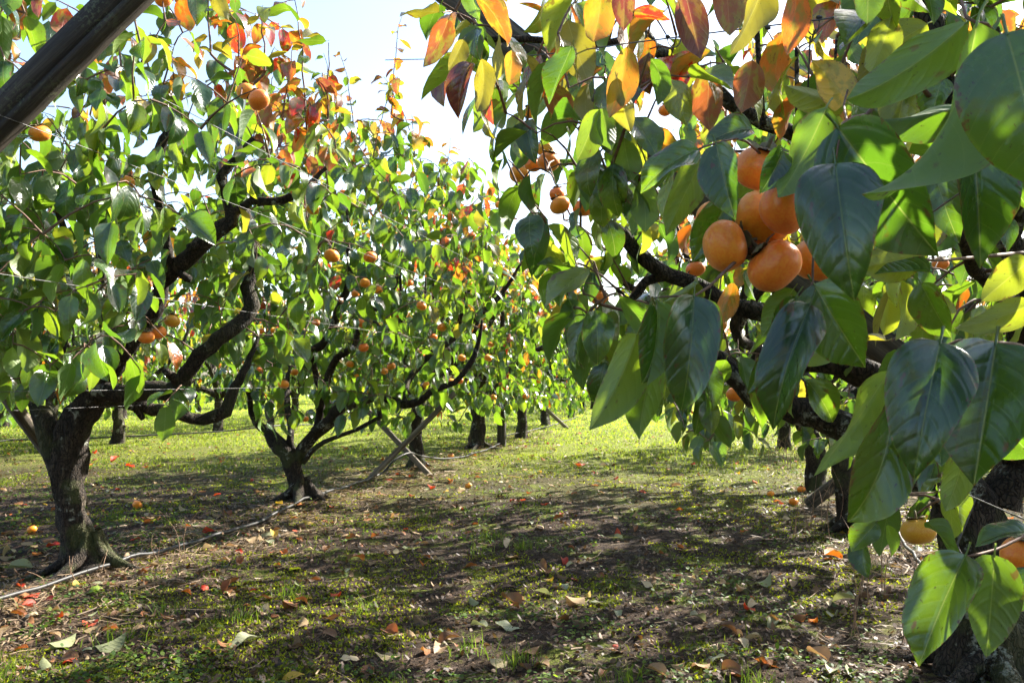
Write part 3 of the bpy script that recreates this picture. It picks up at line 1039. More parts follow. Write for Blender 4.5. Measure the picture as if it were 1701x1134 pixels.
# the aisle edge of the crown, a curtain of hanging leaves
edge = []
for _ in range(150):
    py = rng.uniform(140, 610)
    px = np.interp(py, [60, 190, 290, 400, 540, 620], [760, 800, 850, 900, 960, 1010]) + rng.random() ** 1.6 * 240
    dq = rng.uniform(2.1, 2.9)
    if abs(py - (372 + (px - 1000) * .72)) < 60 and px < 1140 and dq < 2.6:
        continue
    edge.append(W(px, py, dq))
TR.grow(edge, top=1.85, warm=.15, maxlen=1.2)
edge = []
for _ in range(46):
    px, py = rng.uniform(730, 1420), rng.uniform(-20, 150)
    if px < 800 and py < 10:
        continue
    edge.append(W(px, py, rng.uniform(2.0, 2.6)))
TR.grow(edge, patch={'amber': 2.5, 'rust': 5, 'orange': 2.5, 'olive': 7, 'gold': .7, 'red': 1, 'plum': 3, 'lime': 3, 'mid': 3.5}, maxlen=1.3, run=.34)
# leaves right of and behind the fruit cluster
edge = [W(rng.uniform(1400, 1760), rng.uniform(0, 620), rng.uniform(1.5, 2.3)) for _ in range(18)]
TR.grow(edge, top=2.3, warm=.3, maxlen=1.3, patch={'lime': 5, 'mid': 4, 'green': 4, 'dark': 2, 'olive': 1})
TR.grow([W(1480, 830, 2.0), W(1440, 880, 2.0), W(1560, 830, 1.9), W(1560, 790, 2.2), W(1150, 660, 2.4), W(1180, 690, 2.4), W(1160, 640, 2.4), W(1250, 640, 2.6)], maxlen=1.4, top=3, warm=.1, run=.2)

edge = []  # added twigs out of view on the right, placed to shade the foreground leaves
while len(edge) < 85:
    p = np.array([rng.uniform(.75, 1.9), rng.uniform(.9, 2.6), rng.uniform(1.45, 2.9)])
    if proj(p)[0] > 1790:
        edge.append(p)
SUNV = np.array(sv)
for bx_, by_, bd_ in ((1690, 170, .8), (1600, 120, .95), (1680, 400, 1.0), (1480, 260, 1.0), (1600, 660, .93), (1570, 980, 1.0)):  # more added unseen twigs, set sunward of the near leaves to shade them
    for _ in range(9):
        p = W(bx_, by_, bd_) + SUNV * rng.uniform(.5, 1.5) + rng.normal(0, .13, 3)
        if proj(p)[0] > 1770 or proj(p)[1] < -90:
            edge.append(p)
TR.grow(edge, top=2.3, warm=.4, maxlen=1.7)
# denser near curtain left of the fork, dark and glossy
T1.grow([W(rng.uniform(-20, 240), rng.uniform(300, 620), rng.uniform(2.9, 3.6)) for _ in range(80)], maxlen=1.6, top=3, warm=.2, patch={'deep': 4, 'dark': 5, 'green': 4, 'mid': 1.5, 'lime': .5})

TR2 = vase_tree(G(1420, 882), 41, 270, .75, .07, top=2.0, warm=.9, lean=(-.12, .1), rad=(1.75, 1.45, 1.5), zlo=.62, zc=2.1, zhi=3.6)
TR2.grow([W(rng.uniform(1150, 1420), rng.uniform(590, 735), rng.uniform(4.5, 5.6)) for _ in range(34)], maxlen=1.5, top=3, warm=.5, run=.28)
TR3 = vase_tree(G(1358, 812), 42, 270, .75, .08, top=1.9, warm=1.0, lean=(-.15, 0), rad=(1.7, 1.4, 1.45), zc=2.1, zhi=3.5)

# ------------------------------------------------------------------ persimmons (before the crowns are meshed, so each hangs on a twig)
def fruit_mesh(name, mat, seed):
    r = np.random.default_rng(seed)
    nu_, nv_ = 24, 16
    ph = r.random() * 6
    V = []
    for k in range(nv_ + 1):
        a = math.pi * k / nv_
        for j in range(nu_):
            b = 2 * math.pi * j / nu_
            lob = 1 + .042 * math.cos(4 * b + ph) * math.sin(a) ** 1.2 + .012 * math.cos(3 * b + ph * 2)
            rad = math.sin(a) ** .90 * lob
            z = math.cos(a) * .80
            z -= .11 * math.exp(-(math.sin(a) / .30) ** 2) * (1 if k < nv_ / 2 else -.35)
            V.append((rad * .5 * math.cos(b), rad * .5 * math.sin(b), z * .5))
    i = np.arange(nv_)[:, None] * nu_
    j = np.arange(nu_)[None]
    Qd = np.stack([i + j, i + nu_ + j, i + nu_ + (j + 1) % nu_, i + (j + 1) % nu_], -1).reshape(-1, 4)
    return build_mesh(name, np.array(V), Qd, mat)


def calyx_mesh(seed):
    r = np.random.default_rng(seed)
    mb = MB()
    for k in range(4):
        a = k * math.pi / 2 + r.normal(0, .08)
        rows = []
        for t, w, z in ((0, .09, .35), (.3, .17, .41), (.7, .15, .44 + r.random() * .05), (1.15, .03, .44 + r.random() * .10)):
            for s in (-1, 0, 1):
                x, y = .04 + t * .30, s * w
                rows.append((x * math.cos(a) - y * math.sin(a), x * math.sin(a) + y * math.cos(a), z - .03 * abs(s) - .02))
        i = np.arange(3)[:, None] * 3 + np.arange(2)[None]
        mb.put(rows, np.stack([i, i + 3, i + 4, i + 1], -1).reshape(-1, 4))
    mb.put(*tube([(0, 0, .32), (.01, 0, .45), (.03, .01, .62)], [.055, .04, .035], 6))
    return mb.mesh('calyx', M_CALYX)


PRUNE = []
FR = [fruit_mesh('persimmon', M_FRUIT, s) for s in range(4)] + [fruit_mesh('persimmon', M_FRUIT_Y, 9)]
CAL = [calyx_mesh(s) for s in range(3)]


def persimmon(p, dia, label, group=None, tilt=None, k=None, calyx=True):
    kk = int(rng.integers(4)) if k is None else k
    o = add('persimmon', FR[kk], None, p, label, 'persimmon', group)
    o.scale = (dia,) * 3
    tl = tilt if tilt is not None else (rng.normal(0, .25), rng.normal(0, .25), rng.random() * 6)
    o.rotation_euler = tl
    if calyx:
        add('calyx', CAL[int(rng.integers(3))], o)
    return o


def hang(T, px, py, rpx, label, dia=.076, group=None, k=None, tilt=None, twig=True, d=None):
    d = d or dia * F_PX / (2 * rpx)
    p = W(px, py, d)
    PRUNE.append((px, py, dia * F_PX / (2 * d), d))
    if twig and T is not None:
        tip = p + np.array([0, 0, dia * .55])
        T.grow([tip], leafy=False, maxlen=2.0, lift=.1)
    persimmon(p, dia, label, group, tilt, k, d < 7)


gC = 'persimmons of the large foreground cluster'
CL = 1.2
for px, py, r, dd, lab, tl in [
    (1204, 409, 41, -.02, 'ripe orange persimmon at the left of the foreground cluster, beside the dark stalk', (0, 1.3, .2)),
    (1268, 362, 45, .0, 'large orange persimmon in the middle of the foreground cluster', (2.3, .2, 0)),
    (1305, 342, 44, -.075, 'large orange persimmon with a tiny dark spot, partly behind the big glossy leaf', (1.9, .3, 1)),
    (1286, 442, 45, -.03, 'orange persimmon hanging lowest in the foreground cluster, blushing redder on its upper right', (.1, -.75, 0)),
    (1264, 280, 42, .05, 'orange persimmon topmost in the foreground cluster, overlapped by a dark leaf', (.5, .3, 0)),
    (1356, 432, 40, .06, 'orange persimmon of the foreground cluster mostly hidden behind the big hanging leaf', (.3, .2, 0)),
    (1194, 362, 34, .13, 'shaded persimmon tucked behind the left side of the foreground cluster', (.2, .2, 0)),
    (1462, 372, 34, .14, 'persimmon peeping out right of the big glossy foreground leaf', (.2, .1, 0))]:
    persimmon(W(px, py, CL + dd), 2.14 * r * (CL + dd) / F_PX, lab, gC, tl, None, 'middle' not in lab and 'tiny' not in lab)

hang(T1, 430, 166, 18, 'sunlit orange persimmon high in the nearest left tree, front one of a pair')
hang(T1, 409, 152, 14, 'small orange persimmon behind its larger neighbour high in the nearest left tree', .07, d=3.1)
hang(T1, 66, 222, 17, 'orange persimmon in shade just below the sloping timber strut')
hang(T1, 271, 0, 14, 'orange persimmon cut by the top edge above the nearest left tree', .07)
hang(T1, 300, 0, 9, 'small orange persimmon at the top edge right of the timber strut', .06, d=4.2)
hang(T1, 212, 303, 10, 'half hidden persimmon among leaves left of the knobbly upper limb', .07, d=4.0)
hang(T1, 521, 347, 12, 'yellowish persimmon hanging under the bent mossy branch', .072, k=4)
gL = 'persimmons in a row inside the nearest left tree'
hang(T1, 243, 560, 11, 'left persimmon of three hanging by the rising limb of the nearest left tree', .076, gL, d=4.0)
hang(T1, 263, 552, 12, 'middle persimmon of three hanging by the rising limb of the nearest left tree', .076, gL, d=4.05)
hang(T1, 286, 533, 12, 'right and highest persimmon of three by the rising left limb', .076, gL, d=4.1, k=4)
hang(T2, 551, 425, 13, 'round persimmon at the top left of the second left tree')
hang(T2, 615, 427, 11, 'persimmon high in the second left tree, right of the upright limb')
for px, py, r, where in [
    (606, 470, 9, 'left one of a pair below the top of'), (627, 481, 9, 'right one of a pair below the top of'), (700, 508, 10, 'alone on the right shoulder of'),
    (471, 638, 11, 'low on the left side of'), (489, 618, 7, 'just above the lowest left persimmon of'), (604, 577, 9, 'in the very middle of'),
    (650, 608, 7.5, 'right one of two touching inside'), (638, 616, 6.5, 'left one of two touching inside'), (763, 632, 7, 'larger of two on the long low limb of'),
    (750, 634, 6, 'smaller of two on the long low limb of'), (801, 542, 7, 'at the far right end of the raised limb of'), (811, 594, 6.5, 'at the lower right edge of'),
    (432, 551, 6.5, 'left one of two at the left edge of'), (450, 548, 5.5, 'right one of two at the left edge of'), (525, 536, 6.5, 'left of the upright limb of'),
    (767, 594, 5.5, 'tiny, near the right end of'), (720, 560, 6, 'tiny, right of centre in'), (590, 488, 7, 'reddish, just under the pair high in'), (680, 470, 6, 'tiny, high on the right side of')]:
    hang(T2, px, py, r, f'orange persimmon {where} the second left tree', .074, 'persimmons in the second left tree', d=max(5.7, min(7.6, .074 * F_PX / (2 * r))))
hang(TR, 911, 269, 19, 'front persimmon of three in a cluster at the aisle edge of the right tree')
hang(TR, 862, 289, 17, 'left and lowest persimmon of three clustered at the aisle edge of the right tree')
hang(TR, 885, 274, 12, 'small middle persimmon of three clustered at the aisle edge of the right tree', .06, d=2.95)
hang(TR, 905, 248, 15, 'yellowish persimmon just above the cluster of three at the aisle edge', .07, k=4)
hang(TR, 882, 186, 13, 'reddish persimmon half hidden under leaves near the leaning post', .07)
hang(TR, 930, 341, 17, 'left persimmon of a pair below the leaning post')
hang(TR, 968, 346, 17, 'right persimmon of a pair below the leaning post')
hang(TR, 925, 322, 13, 'persimmon tucked behind the pair below the leaning post', .07)
hang(TR, 995, 494, 17, 'persimmon showing its brown calyx, alone at the drooping end of a lichened branch')
hang(TR, 976, 428, 10, 'small persimmon left of the lichened branch', .06)
hang(TR, 1155, 447, 16, 'persimmon hanging behind and left of the foreground cluster')
hang(TR, 1193, 540, 14, 'yellow orange persimmon under the narrow orange leaf', .072, k=4)
hang(TR, 1220, 655, 14, 'shaded persimmon low beside the thick dark limb of the right tree', .074)
hang(TR, 1562, 438, 13, 'persimmon between lit leaves right of the foreground cluster', .07)
hang(TR, 1104, 184, 11, 'small red persimmon under the upper branch of the right tree', .06)
hang(TR, 1525, 882, 21, 'yellowish persimmon hanging low in front of the right trunk', .074, k=4, d=1.9)
hang(TR, 1701, 922, 36, 'orange persimmon cut by the right edge beside a hanging leaf', .072, d=1.35, twig=False)

rngf = np.random.default_rng(5)


def tree_fruit(T, n, label, group):
    idx = rngf.permutation(len(T.twigs))[:n]
    for i in idx:
        P = T.twigs[i][0]
        p = P[-1] - [0, 0, .045]
        px, py, d = proj(p)
        if 0 < px < 1701 and 0 < py < 1000 and d > 4.5:
            persimmon(p, .07, label, group, calyx=False)


tree_fruit(T3, 30, 'small orange persimmon in the crown of the third tree of the left row', 'persimmons in the third left tree')
tree_fruit(T4, 30, 'tiny orange persimmon in the crown of the fourth tree of the left row', 'persimmons in the fourth left tree')
tree_fruit(T2, 26, 'small persimmon half hidden among leaves of the second left tree', 'half hidden persimmons in the second left tree')
tree_fruit(TR2, 10, 'persimmon in the second tree of the right row, behind the near leaves', 'persimmons in the second right tree')

# ------------------------------------------------------------------ foreground leaves on the drooping boughs of the right tree
FG = []


def fg(bx, by, tx, ty, w, d, col, face='top', roll=0.0, dt=0.0, k=None, bend=None):
    """leaf from petiole pixel to tip pixel, w = breadth in px seen square on"""
    FG.append((bx, by, tx, ty, w, d, col, face, roll, dt, k))


T_, U_ = 'top', 'under'
fg(1153, 492, 1132, 682, 98, 1.06, 'deep', T_, -.1, -.02)
fg(1088, 495, 1066, 638, 84, 1.08, 'deep', T_, -.7, -.02)
fg(1092, 500, 1074, 640, 62, 1.05, 'green', U_, .9, 0)
fg(1058, 556, 979, 714, 80, 1.10, 'mid', U_, .25, .02)
fg(1088, 596, 1062, 730, 72, 1.14, 'green', U_, -.2, .02)
fg(1160, 470, 1096, 505, 48, 1.16, 'mid', U_, .3, .05)
fg(1178, 498, 1152, 642, 66, 1.16, 'green', U_, .1, .03)
fg(1218, 470, 1188, 545, 34, 1.22, 'amber', U_, .3, .0)
fg(1373, 178, 1292, 328, 105, 1.08, 'green', U_, .35, -.02)
fg(1300, 250, 1262, 322, 60, 1.12, 'deep', T_, -.4, -.02)
fg(1190, 240, 1222, 366, 76, 1.10, 'deep', T_, .3, -.03)
fg(1160, 248, 1064, 322, 70, 1.16, 'green', T_, .5, .0)
fg(1168, 262, 1106, 392, 66, 1.18, 'mid', U_, -.3, .0)
fg(1212, 330, 1150, 436, 78, 1.22, 'dark', T_, -.2, .0)
fg(1250, 215, 1170, 245, 60, 1.2, 'dark', T_, .6, 0)
fg(1388, 272, 1420, 500, 150, .98, 'deep', T_, .05, -.05)
fg(1392, 212, 1560, 425, 165, 1.02, 'deep', T_, .15, -.03)
fg(1622, 38, 1432, 322, 92, .86, 'green', U_, .85, -.02)
fg(1605, 38, 1406, 165, 92, .98, 'green', U_, .4, .05)
fg(1600, 178, 1424, 196, 70, 1.08, 'dark', U_, .5, .0)
fg(1612, 186, 1628, 446, 112, 1.0, 'deep', T_, -.35, -.02)
fg(1672, 55, 1732, 320, 215, .80, 'dark', T_, -.1, -.02)
fg(1440, -70, 1440, 40, 78, .78, 'green', U_, .2, .0)
fg(1352, 472, 1438, 610, 122, 1.10, 'dark', T_, .1, -.03)
fg(1322, 494, 1240, 656, 84, 1.10, 'dark', T_, -.45, -.02)
fg(1346, 506, 1284, 714, 92, 1.06, 'deep', T_, .2, -.03)
fg(1318, 480, 1265, 560, 60, 1.18, 'green', U_, .2, .02)
fg(1476, 616, 1352, 790, 82, .98, 'mid', U_, .55, .02)
fg(1478, 650, 1408, 866, 92, .96, 'green', T_, -.55, -.02)
fg(1562, 568, 1518, 796, 148, .92, 'deep', T_, .05, -.04)
fg(1654, 570, 1618, 806, 185, .94, 'deep', T_, -.05, -.04)
fg(1490, 716, 1506, 816, 66, 1.12, 'mid', U_, .1, .0)
fg(1604, 742, 1570, 848, 56, 1.2, 'mid', U_, .2, .0)
fg(1502, 822, 1436, 862, 50, 1.6, 'dark', T_, .3, .0)
fg(1456, 868, 1414, 916, 50, 1.6, 'green', T_, .3, .0)
fg(1475, 872, 1480, 925, 26, 1.6, 'green', U_, .6, .0)
fg(1540, 866, 1592, 932, 40, 1.5, 'dark', U_, .5, .0)
fg(1604, 922, 1527, 1108, 112, 1.0, 'green', T_, .25, -.03)
fg(1652, 922, 1638, 1092, 98, 1.02, 'green', U_, .1, .0)
fg(1708, 882, 1620, 908, 52, 1.1, 'dark', T_, .5, .0)
fg(1715, 945, 1672, 1020, 70, 1.05, 'deep', T_, .0, .0)
fg(1532, 425, 1424, 446, 92, 1.28, 'lime', U_, -.1, .05)
fg(1712, 432, 1630, 500, 66, 1.3, 'lime', U_, .0, .05)
fg(1715, 505, 1585, 545, 62, 1.25, 'lime', U_, .3, .05)
fg(1545, 452, 1452, 456, 34, 1.2, 'deep', T_, .6, .0)
fg(1690, 318, 1640, 360, 50, 1.4, 'lime', U_, .2, .0)
fg(1408, 168, 1348, 100, 72, 1.35, 'gold', U_, -.1, .05)
fg(1405, 172, 1300, 140, 60, 1.42, 'lime', U_, .3, .05)
fg(1250, 100, 1232, 188, 58, 1.5, 'rust', U_, .1, .0)
fg(1322, -20, 1308, 92, 48, 1.4, 'orange', U_, .3, .0)
fg(1275, -40, 1212, 92, 66, 1.45, 'olive', U_, .4, .0)
fg(1205, -40, 1212, 60, 62, 1.6, 'rust', U_, .1, .0)
fg(1138, -12, 1164, 98, 60, 1.5, 'plum', U_, .0, .0)
fg(1000, -15, 986, 70, 62, 1.7, 'amber', U_, .1, .0)
fg(1036, -30, 1036, 52, 44, 1.7, 'plum', U_, .2, .0)
fg(1052, 20, 1114, 34, 28, 1.7, 'red', U_, .3, .0)
fg(792, -8, 842, 78, 50, 1.8, 'orange', U_, .5, .0)
fg(745, 32, 703, 112, 48, 1.8, 'rust', U_, .3, .0)
fg(770, 66, 744, 118, 36, 1.8, 'olive', U_, .3, .0)
fg(782, 105, 762, 198, 46, 1.8, 'plum', T_, .4, .0)
fg(800, 98, 792, 186, 34, 1.8, 'olive', U_, .5, .0)
fg(850, 84, 846, 142, 36, 1.8, 'amber', U_, .2, .0)
fg(950, 78, 912, 174, 50, 1.7, 'dark', T_, .5, .0)
fg(1042, 78, 1012, 196, 52, 1.6, 'amber', U_, .3, .0)
fg(1025, 130, 1048, 220, 46, 1.6, 'olive', U_, -.3, .0)
fg(995, 182, 958, 268, 56, 1.7, 'mid', U_, .2, .0)
fg(1000, 180, 1016, 250, 44, 1.7, 'green', U_, -.2, .0)
fg(1480, 30, 1445, 120, 66, 1.4, 'lime', U_, .2, .0)
fg(1540, 40, 1455, 90, 80, 1.5, 'lime', U_, .2, .0)
fg(1565, 130, 1545, 210, 60, 1.3, 'dark', T_, .3, .0)
fg(1700, 190, 1640, 300, 90, 1.15, 'dark', T_, .4, .0)
fg(1640, 590, 1560, 600, 70, 1.2, 'green', T_, .4, .0)
fg(1530, 470, 1580, 560, 70, 1.3, 'green', T_, .3, .0)
fg(1640, 660, 1720, 760, 90, 1.1, 'dark', T_, .2, .0)
fg(1400, 560, 1330, 600, 50, 1.5, 'mid', U_, .2, .0)

# ------------------------------------------------------------------ make tree objects
DETAIL = [
    ('persimmon_tree', T1, M_BARK, SH_MID, 'nearest persimmon tree of the left row, forking low, mossy dark trunk beside the pipe', 'persimmon trees of the left row'),
    ('persimmon_tree', T2, M_BARK, SH_MID, 'second persimmon tree of the left row, trunk flaring, left of the crossed struts', 'persimmon trees of the left row'),
    ('persimmon_tree', T3, M_BARK, SH_MID, 'third persimmon tree of the left row, slim trunk right behind the crossed struts', 'persimmon trees of the left row'),
    ('persimmon_tree', T4, M_BARK, SH_LOW, 'fourth persimmon tree of the left row, stout trunk left of the square post', 'persimmon trees of the left row'),
    ('persimmon_tree', TR, M_BARK2, SH_MID, 'nearest persimmon tree of the right row, boughs with big glossy leaves and fruit cluster', 'persimmon trees of the right row'),
    ('persimmon_tree', TR2, M_BARK, SH_MID, 'second persimmon tree of the right row, leaning dark trunk behind the near leaves', 'persimmon trees of the right row'),
    ('persimmon_tree', TR3, M_BARK, SH_LOW, 'third persimmon tree of the right row, beside dry weeds at the aisle edge', 'persimmon trees of the right row'),
]
# fruit is left uncovered where the photograph shows it: leaves hanging right in front were picked off
for _, T, *_r in DETAIL:
    P = np.array([p + r[:, 1] * L * .45 for p, r, L in zip(T.lv.pos, T.lv.rot, T.lv.len)])
    px, py, d = proj(P)
    half = np.array(T.lv.len) * F_PX / np.maximum(d, .3) * .33
    ok = np.ones(len(P), bool)
    for fx, fy, fr, fd in PRUNE:
        ok &= ~((np.hypot(px - fx, py - fy) < fr * .45 + half * .8) & (d < fd + .03) & (d > .3))
    ids = np.nonzero(ok)[0]
    for nm_ in ('pos', 'rot', 'len', 'col'):
        v_ = getattr(T.lv, nm_)
        setattr(T.lv, nm_, [v_[i] for i in ids])
# which leaves can be seen one by one: nearest in its patch of the view
cell = {}
for ti, (_, T, *_r) in enumerate(DETAIL):
    P = np.array([p + r[:, 1] * L * .5 for p, r, L in zip(T.lv.pos, T.lv.rot, T.lv.len)])
    px, py, d = proj(P)
    T.app = np.array(T.lv.len) * F_PX / np.maximum(d, .2)
    for i in np.nonzero((px > 0) & (px < 1701) & (py > 0) & (py < 1134) & (d > .3))[0]:
        key = (int(px[i] // 13), int(py[i] // 13))
        if key not in cell or d[i] < cell[key][0]:
            cell[key] = (d[i], ti, i)
seen = {}
for d_, ti, i in cell.values():
    seen.setdefault(ti, []).append(i)

def roots(T, n, r, seed, reach=.24):
    q = np.random.default_rng(seed)
    T.nroots = n
    for k in range(n):
        a = k * 6.283 / n + q.normal(0, .3)
        dv = np.array([math.cos(a), math.sin(a), 0])
        e = reach * q.uniform(.7, 1.25)
        side = np.array([-dv[1], dv[0], 0]) * q.normal(0, .05)
        P = [T.base + dv * r * .35 + [0, 0, .20], T.base + dv * (r * .75) + [0, 0, .09], T.base + dv * (r + e * .45) + side + [0, 0, .012], T.base + dv * (r + e) + side * 2 + [0, 0, -.025]]
        A = spline([(*P[0], r * .35), (*P[1], r * .42), (*P[2], r * .24), (*P[3], r * .10)], .04)
        T.limbs.append(A)


for T, r, sd in ((T1, .085, 1), (T2, .10, 2), (T3, .075, 3), (T4, .09, 4), (TR, .11, 5), (TR2, .085, 6)):
    roots(T, 5, r, sd)
ROOTS = {}
for ti, (nm, T, bark, shapes, label, group) in enumerate(DETAIL):
    root = add(nm, None, None, T.base, label, 'tree', group)
    root.empty_display_size = .2
    ROOTS[ti] = root
    limbs, mb = tree_meshes(T, bark)
    for k, (V, Qd) in enumerate(limbs):
        pn = 'trunk' if k == 0 else ('root' if k >= len(limbs) - getattr(T, 'nroots', 0) else 'limb')
        add(pn, build_mesh(pn, V, Qd, bark), root)
    add('twigs', mb.mesh('twigs', M_TWIG), root, kind='stuff')
    cap = 300 if T is not TR else 300 - len(FG)
    sel = sorted(seen.get(ti, []), key=lambda i: -T.app[i])[:cap]
    selset = set(sel)
    for i in sel:
        k = int(rng.integers(len(SH_MID)))
        o = add('leaf', leaf_mesh('mid', SH_MID, k, T.lv.col[i], int(rng.integers(3))), root)
        Rm = T.lv.rot[i] * T.lv.len[i]
        p = T.lv.pos[i] - T.base
        o.matrix_basis = Matrix([[*map(float, Rm[r]), float(p[r])] for r in range(3)] + [[0, 0, 0, 1]])
    rest = [i for i in range(len(T.lv.pos)) if i not in selset]
    add('crown', joined_foliage('crown', T.lv, rest, shapes, T.base), root, kind='stuff')

# the foreground leaves and the twigs that carry them
RR = ROOTS[4]
twb = MB()
for j, (bx, by, tx, ty, w, d, col, face, roll, dt, k) in enumerate(FG):
    b, t = W(bx, by, d), W(tx, ty, d + dt)
    dirv = t - b
    Lw = np.linalg.norm(dirv)
    toc = unit(CAM - (b + t) / 2)
    side = unit(np.cross(unit(dirv), toc))
    n = toc * math.cos(roll) + side * math.sin(roll)
    if face == 'under':
        n = -n
    kk = j % len(SH_HI) if k is None else k
    o = add('leaf', leaf_mesh('hi', SH_HI, kk, col, int(rng.integers(3))), RR)
    V = SH_HI[kk][0]
    # the drooping shape is shorter than its arc and curves below its chord: aim the chord at the tip
    tipv = V[28 * 15 + 7]
    ch = np.linalg.norm(tipv)
    al = math.atan2(tipv[2], tipv[1])
    wid = (V[:, 0].max() - V[:, 0].min())
    sy = Lw / ch
    sx = np.clip((.90 * w * d / F_PX) / wid, .7 * sy, 1.3 * sy)
    Fm = frame_from(dirv, n)
    ca, sa = math.cos(-al), math.sin(-al)
    Rx = np.array([[1, 0, 0], [0, ca, -sa], [0, sa, ca]])
    Rm = Fm @ Rx @ np.diag([sx, sy, sy])
    p = b - TR.base
    o.matrix_basis = Matrix([[*map(float, Rm[r]), float(p[r])] for r in range(3)] + [[0, 0, 0, 1]])
for rows in (
    [(1560, 180, 16, 1.35), (1500, 120, 13, 1.2), (1440, 190, 11, 1.12), (1370, 230, 10, 1.15), (1310, 330, 10, 1.22), (1262, 395, 10, 1.22), (1240, 416, 10, 1.19), (1200, 455, 9, 1.12), (1153, 492, 7, 1.07), (1090, 494, 5, 1.08), (1060, 552, 4, 1.1)],
    [(1700, 60, 14, 1.5), (1660, 70, 10, 1.1), (1640, 40, 9, .95), (1605, 30, 8, .95), (1590, -40, 7, 1.0)],
    [(1440, 190, 9, 1.12), (1400, 205, 8, 1.06), (1388, 268, 6, 1.0), (1352, 400, 6, 1.1), (1350, 470, 6, 1.1), (1330, 498, 5, 1.1)],
    [(1408, 205, 6, 1.06), (1402, 175, 6, 1.3), (1408, 150, 5, 1.36)],
    [(1300, 300, 8, 1.25), (1240, 235, 7, 1.2), (1190, 238, 6, 1.12), (1160, 248, 5, 1.17)],
    [(1720, 600, 14, 1.5), (1700, 575, 10, 1.1), (1640, 568, 9, .95), (1590, 566, 8, .93), (1520, 600, 6, .95), (1474, 618, 5, .98), (1480, 655, 4, .97)],
    [(1760, 860, 12, 1.4), (1710, 885, 9, 1.1), (1655, 912, 8, 1.03), (1604, 924, 6, 1.0)],
    [(1600, 790, 8, 2.6), (1560, 815, 7, 1.9), (1500, 822, 6, 1.62), (1456, 866, 4, 1.6)],
    [(1700, 420, 12, 1.9), (1560, 432, 9, 1.4), (1530, 425, 7, 1.3)],
    [(1620, 180, 10, 1.5), (1610, 185, 8, 1.05), (1595, 180, 6, 1.06)],
):
    A = spline(px_limb(rows), .03)
    twb.put(*tube(A[:, :3] - TR.base, A[:, 3] * .62, 6, .08))
add('bough', twb.mesh('bough', M_TWIG), RR)

# ---- copies for the distance
FAR = [vase_tree((0, 0, 0), 50 + k, 400, .7, .085, top=(2.0, 2.2, 1.8)[k], warm=(.8, .5, 1.2)[k], spacing=.07) for k in range(3)]
FARM = []
for T in FAR:
    limbs, mb = tree_meshes(T, M_BARK, True)
    allb = MB()
    for V, Qd in limbs[1:]:
        allb.put(V, Qd)
    for P, r in T.twigs[::2]:
        allb.put(*tube(P, r, 3, cap=False))
    FARM.append((build_mesh('trunk', *limbs[0], M_BARK), allb.mesh('limbs', M_BARK), joined_foliage('crown', T.lv, range(len(T.lv.pos)), SH_LOW, T.base)))


def far_tree(x, y, label, group, k=None, rz=None, sc=None):
    k = int(rng.integers(3)) if k is None else k
    o = add('persimmon_tree', None, None, (x, y, float(ground_h(x, y)) - .01), label, 'tree', group)
    o.empty_display_size = .2
    o.rotation_euler.z = rng.random() * 6.28 if rz is None else rz
    s = sc or rng.uniform(.9, 1.06)
    o.scale = (s, s, s)
    add('trunk', FARM[k][0], o)
    add('limbs', FARM[k][1], o, kind='stuff')
    add('crown', FARM[k][2], o, kind='stuff')
    return o


gl = 'persimmon trees of the left row'
p5 = G(866, 726)
far_tree(p5[0], p5[1], 'fifth persimmon tree of the left row, trunk just right of the square post', gl, 2)
p6 = G(905, 706)
far_tree(p6[0], p6[1], 'sixth persimmon tree of the left row, small and distant beyond the square post', gl, 0)
for k in range(6):
    far_tree(-3.1 + rng.normal(0, .12), 20.6 + k * 2.9, 'distant persimmon tree near the far end of the left row', 'distant trees at the end of the left row')
for px, py, lab in [(195, 738, 'persimmon tree of the second left row, trunk seen right of the nearest trunk'),
                    (362, 716, 'persimmon tree of the second left row, trunk seen midway between the two nearest left trees')]:
    q = G(px, py)
    far_tree(q[0], q[1], lab, 'persimmon trees of the second left row')
for y in (7.2, 9.6, 16.5, 19.5, 22.5, 25.5, 29, 33):
    far_tree(-8.4 + rng.normal(0, .15), y, 'persimmon tree in the second left row, seen through the leaves of the first', 'trees of the second left row behind the first')
for y in (11, 14, 17.5, 21, 25, 29, 33, 37):
    far_tree(-13.4 + rng.normal(0, .2), y, 'persimmon tree in the farthest left row, a backdrop behind the other rows', 'trees of the farthest left row')
q = G(1303, 746)
far_tree(q[0], q[1], 'fourth persimmon tree of the right row, small dark trunk at the aisle edge', 'persimmon trees of the right row', 1)
for y in (4.5, 7.5, 10.5, 13.5, 16.5, 20):
    far_tree(5.6 + rng.normal(0, .15), y, 'persimmon tree in the row behind the right row, glimpsed between leaves', 'trees of the row behind the right row')
for x, y in ((-3.2, -.6), (-3.1, -3.2), (-3.2, -5.8), (1.5, -1.9), (1.4, -4.5), (1.4, -7.1), (-8.4, -2), (5.6, -2.5), (-1.0, -11), (3.5, -10), (-5.5, -9)):
    far_tree(x, y, 'persimmon tree of the rows continuing behind the viewpoint', 'trees behind the viewpoint')
for x in (-7.5, -4.6, -1.9, .7, 3.2, 6.0, 8.8):
    far_tree(x, 41 + rng.normal(0, .8), 'persimmon tree of the cross row closing the far end of the aisle', 'trees closing the aisle', sc=1.15)

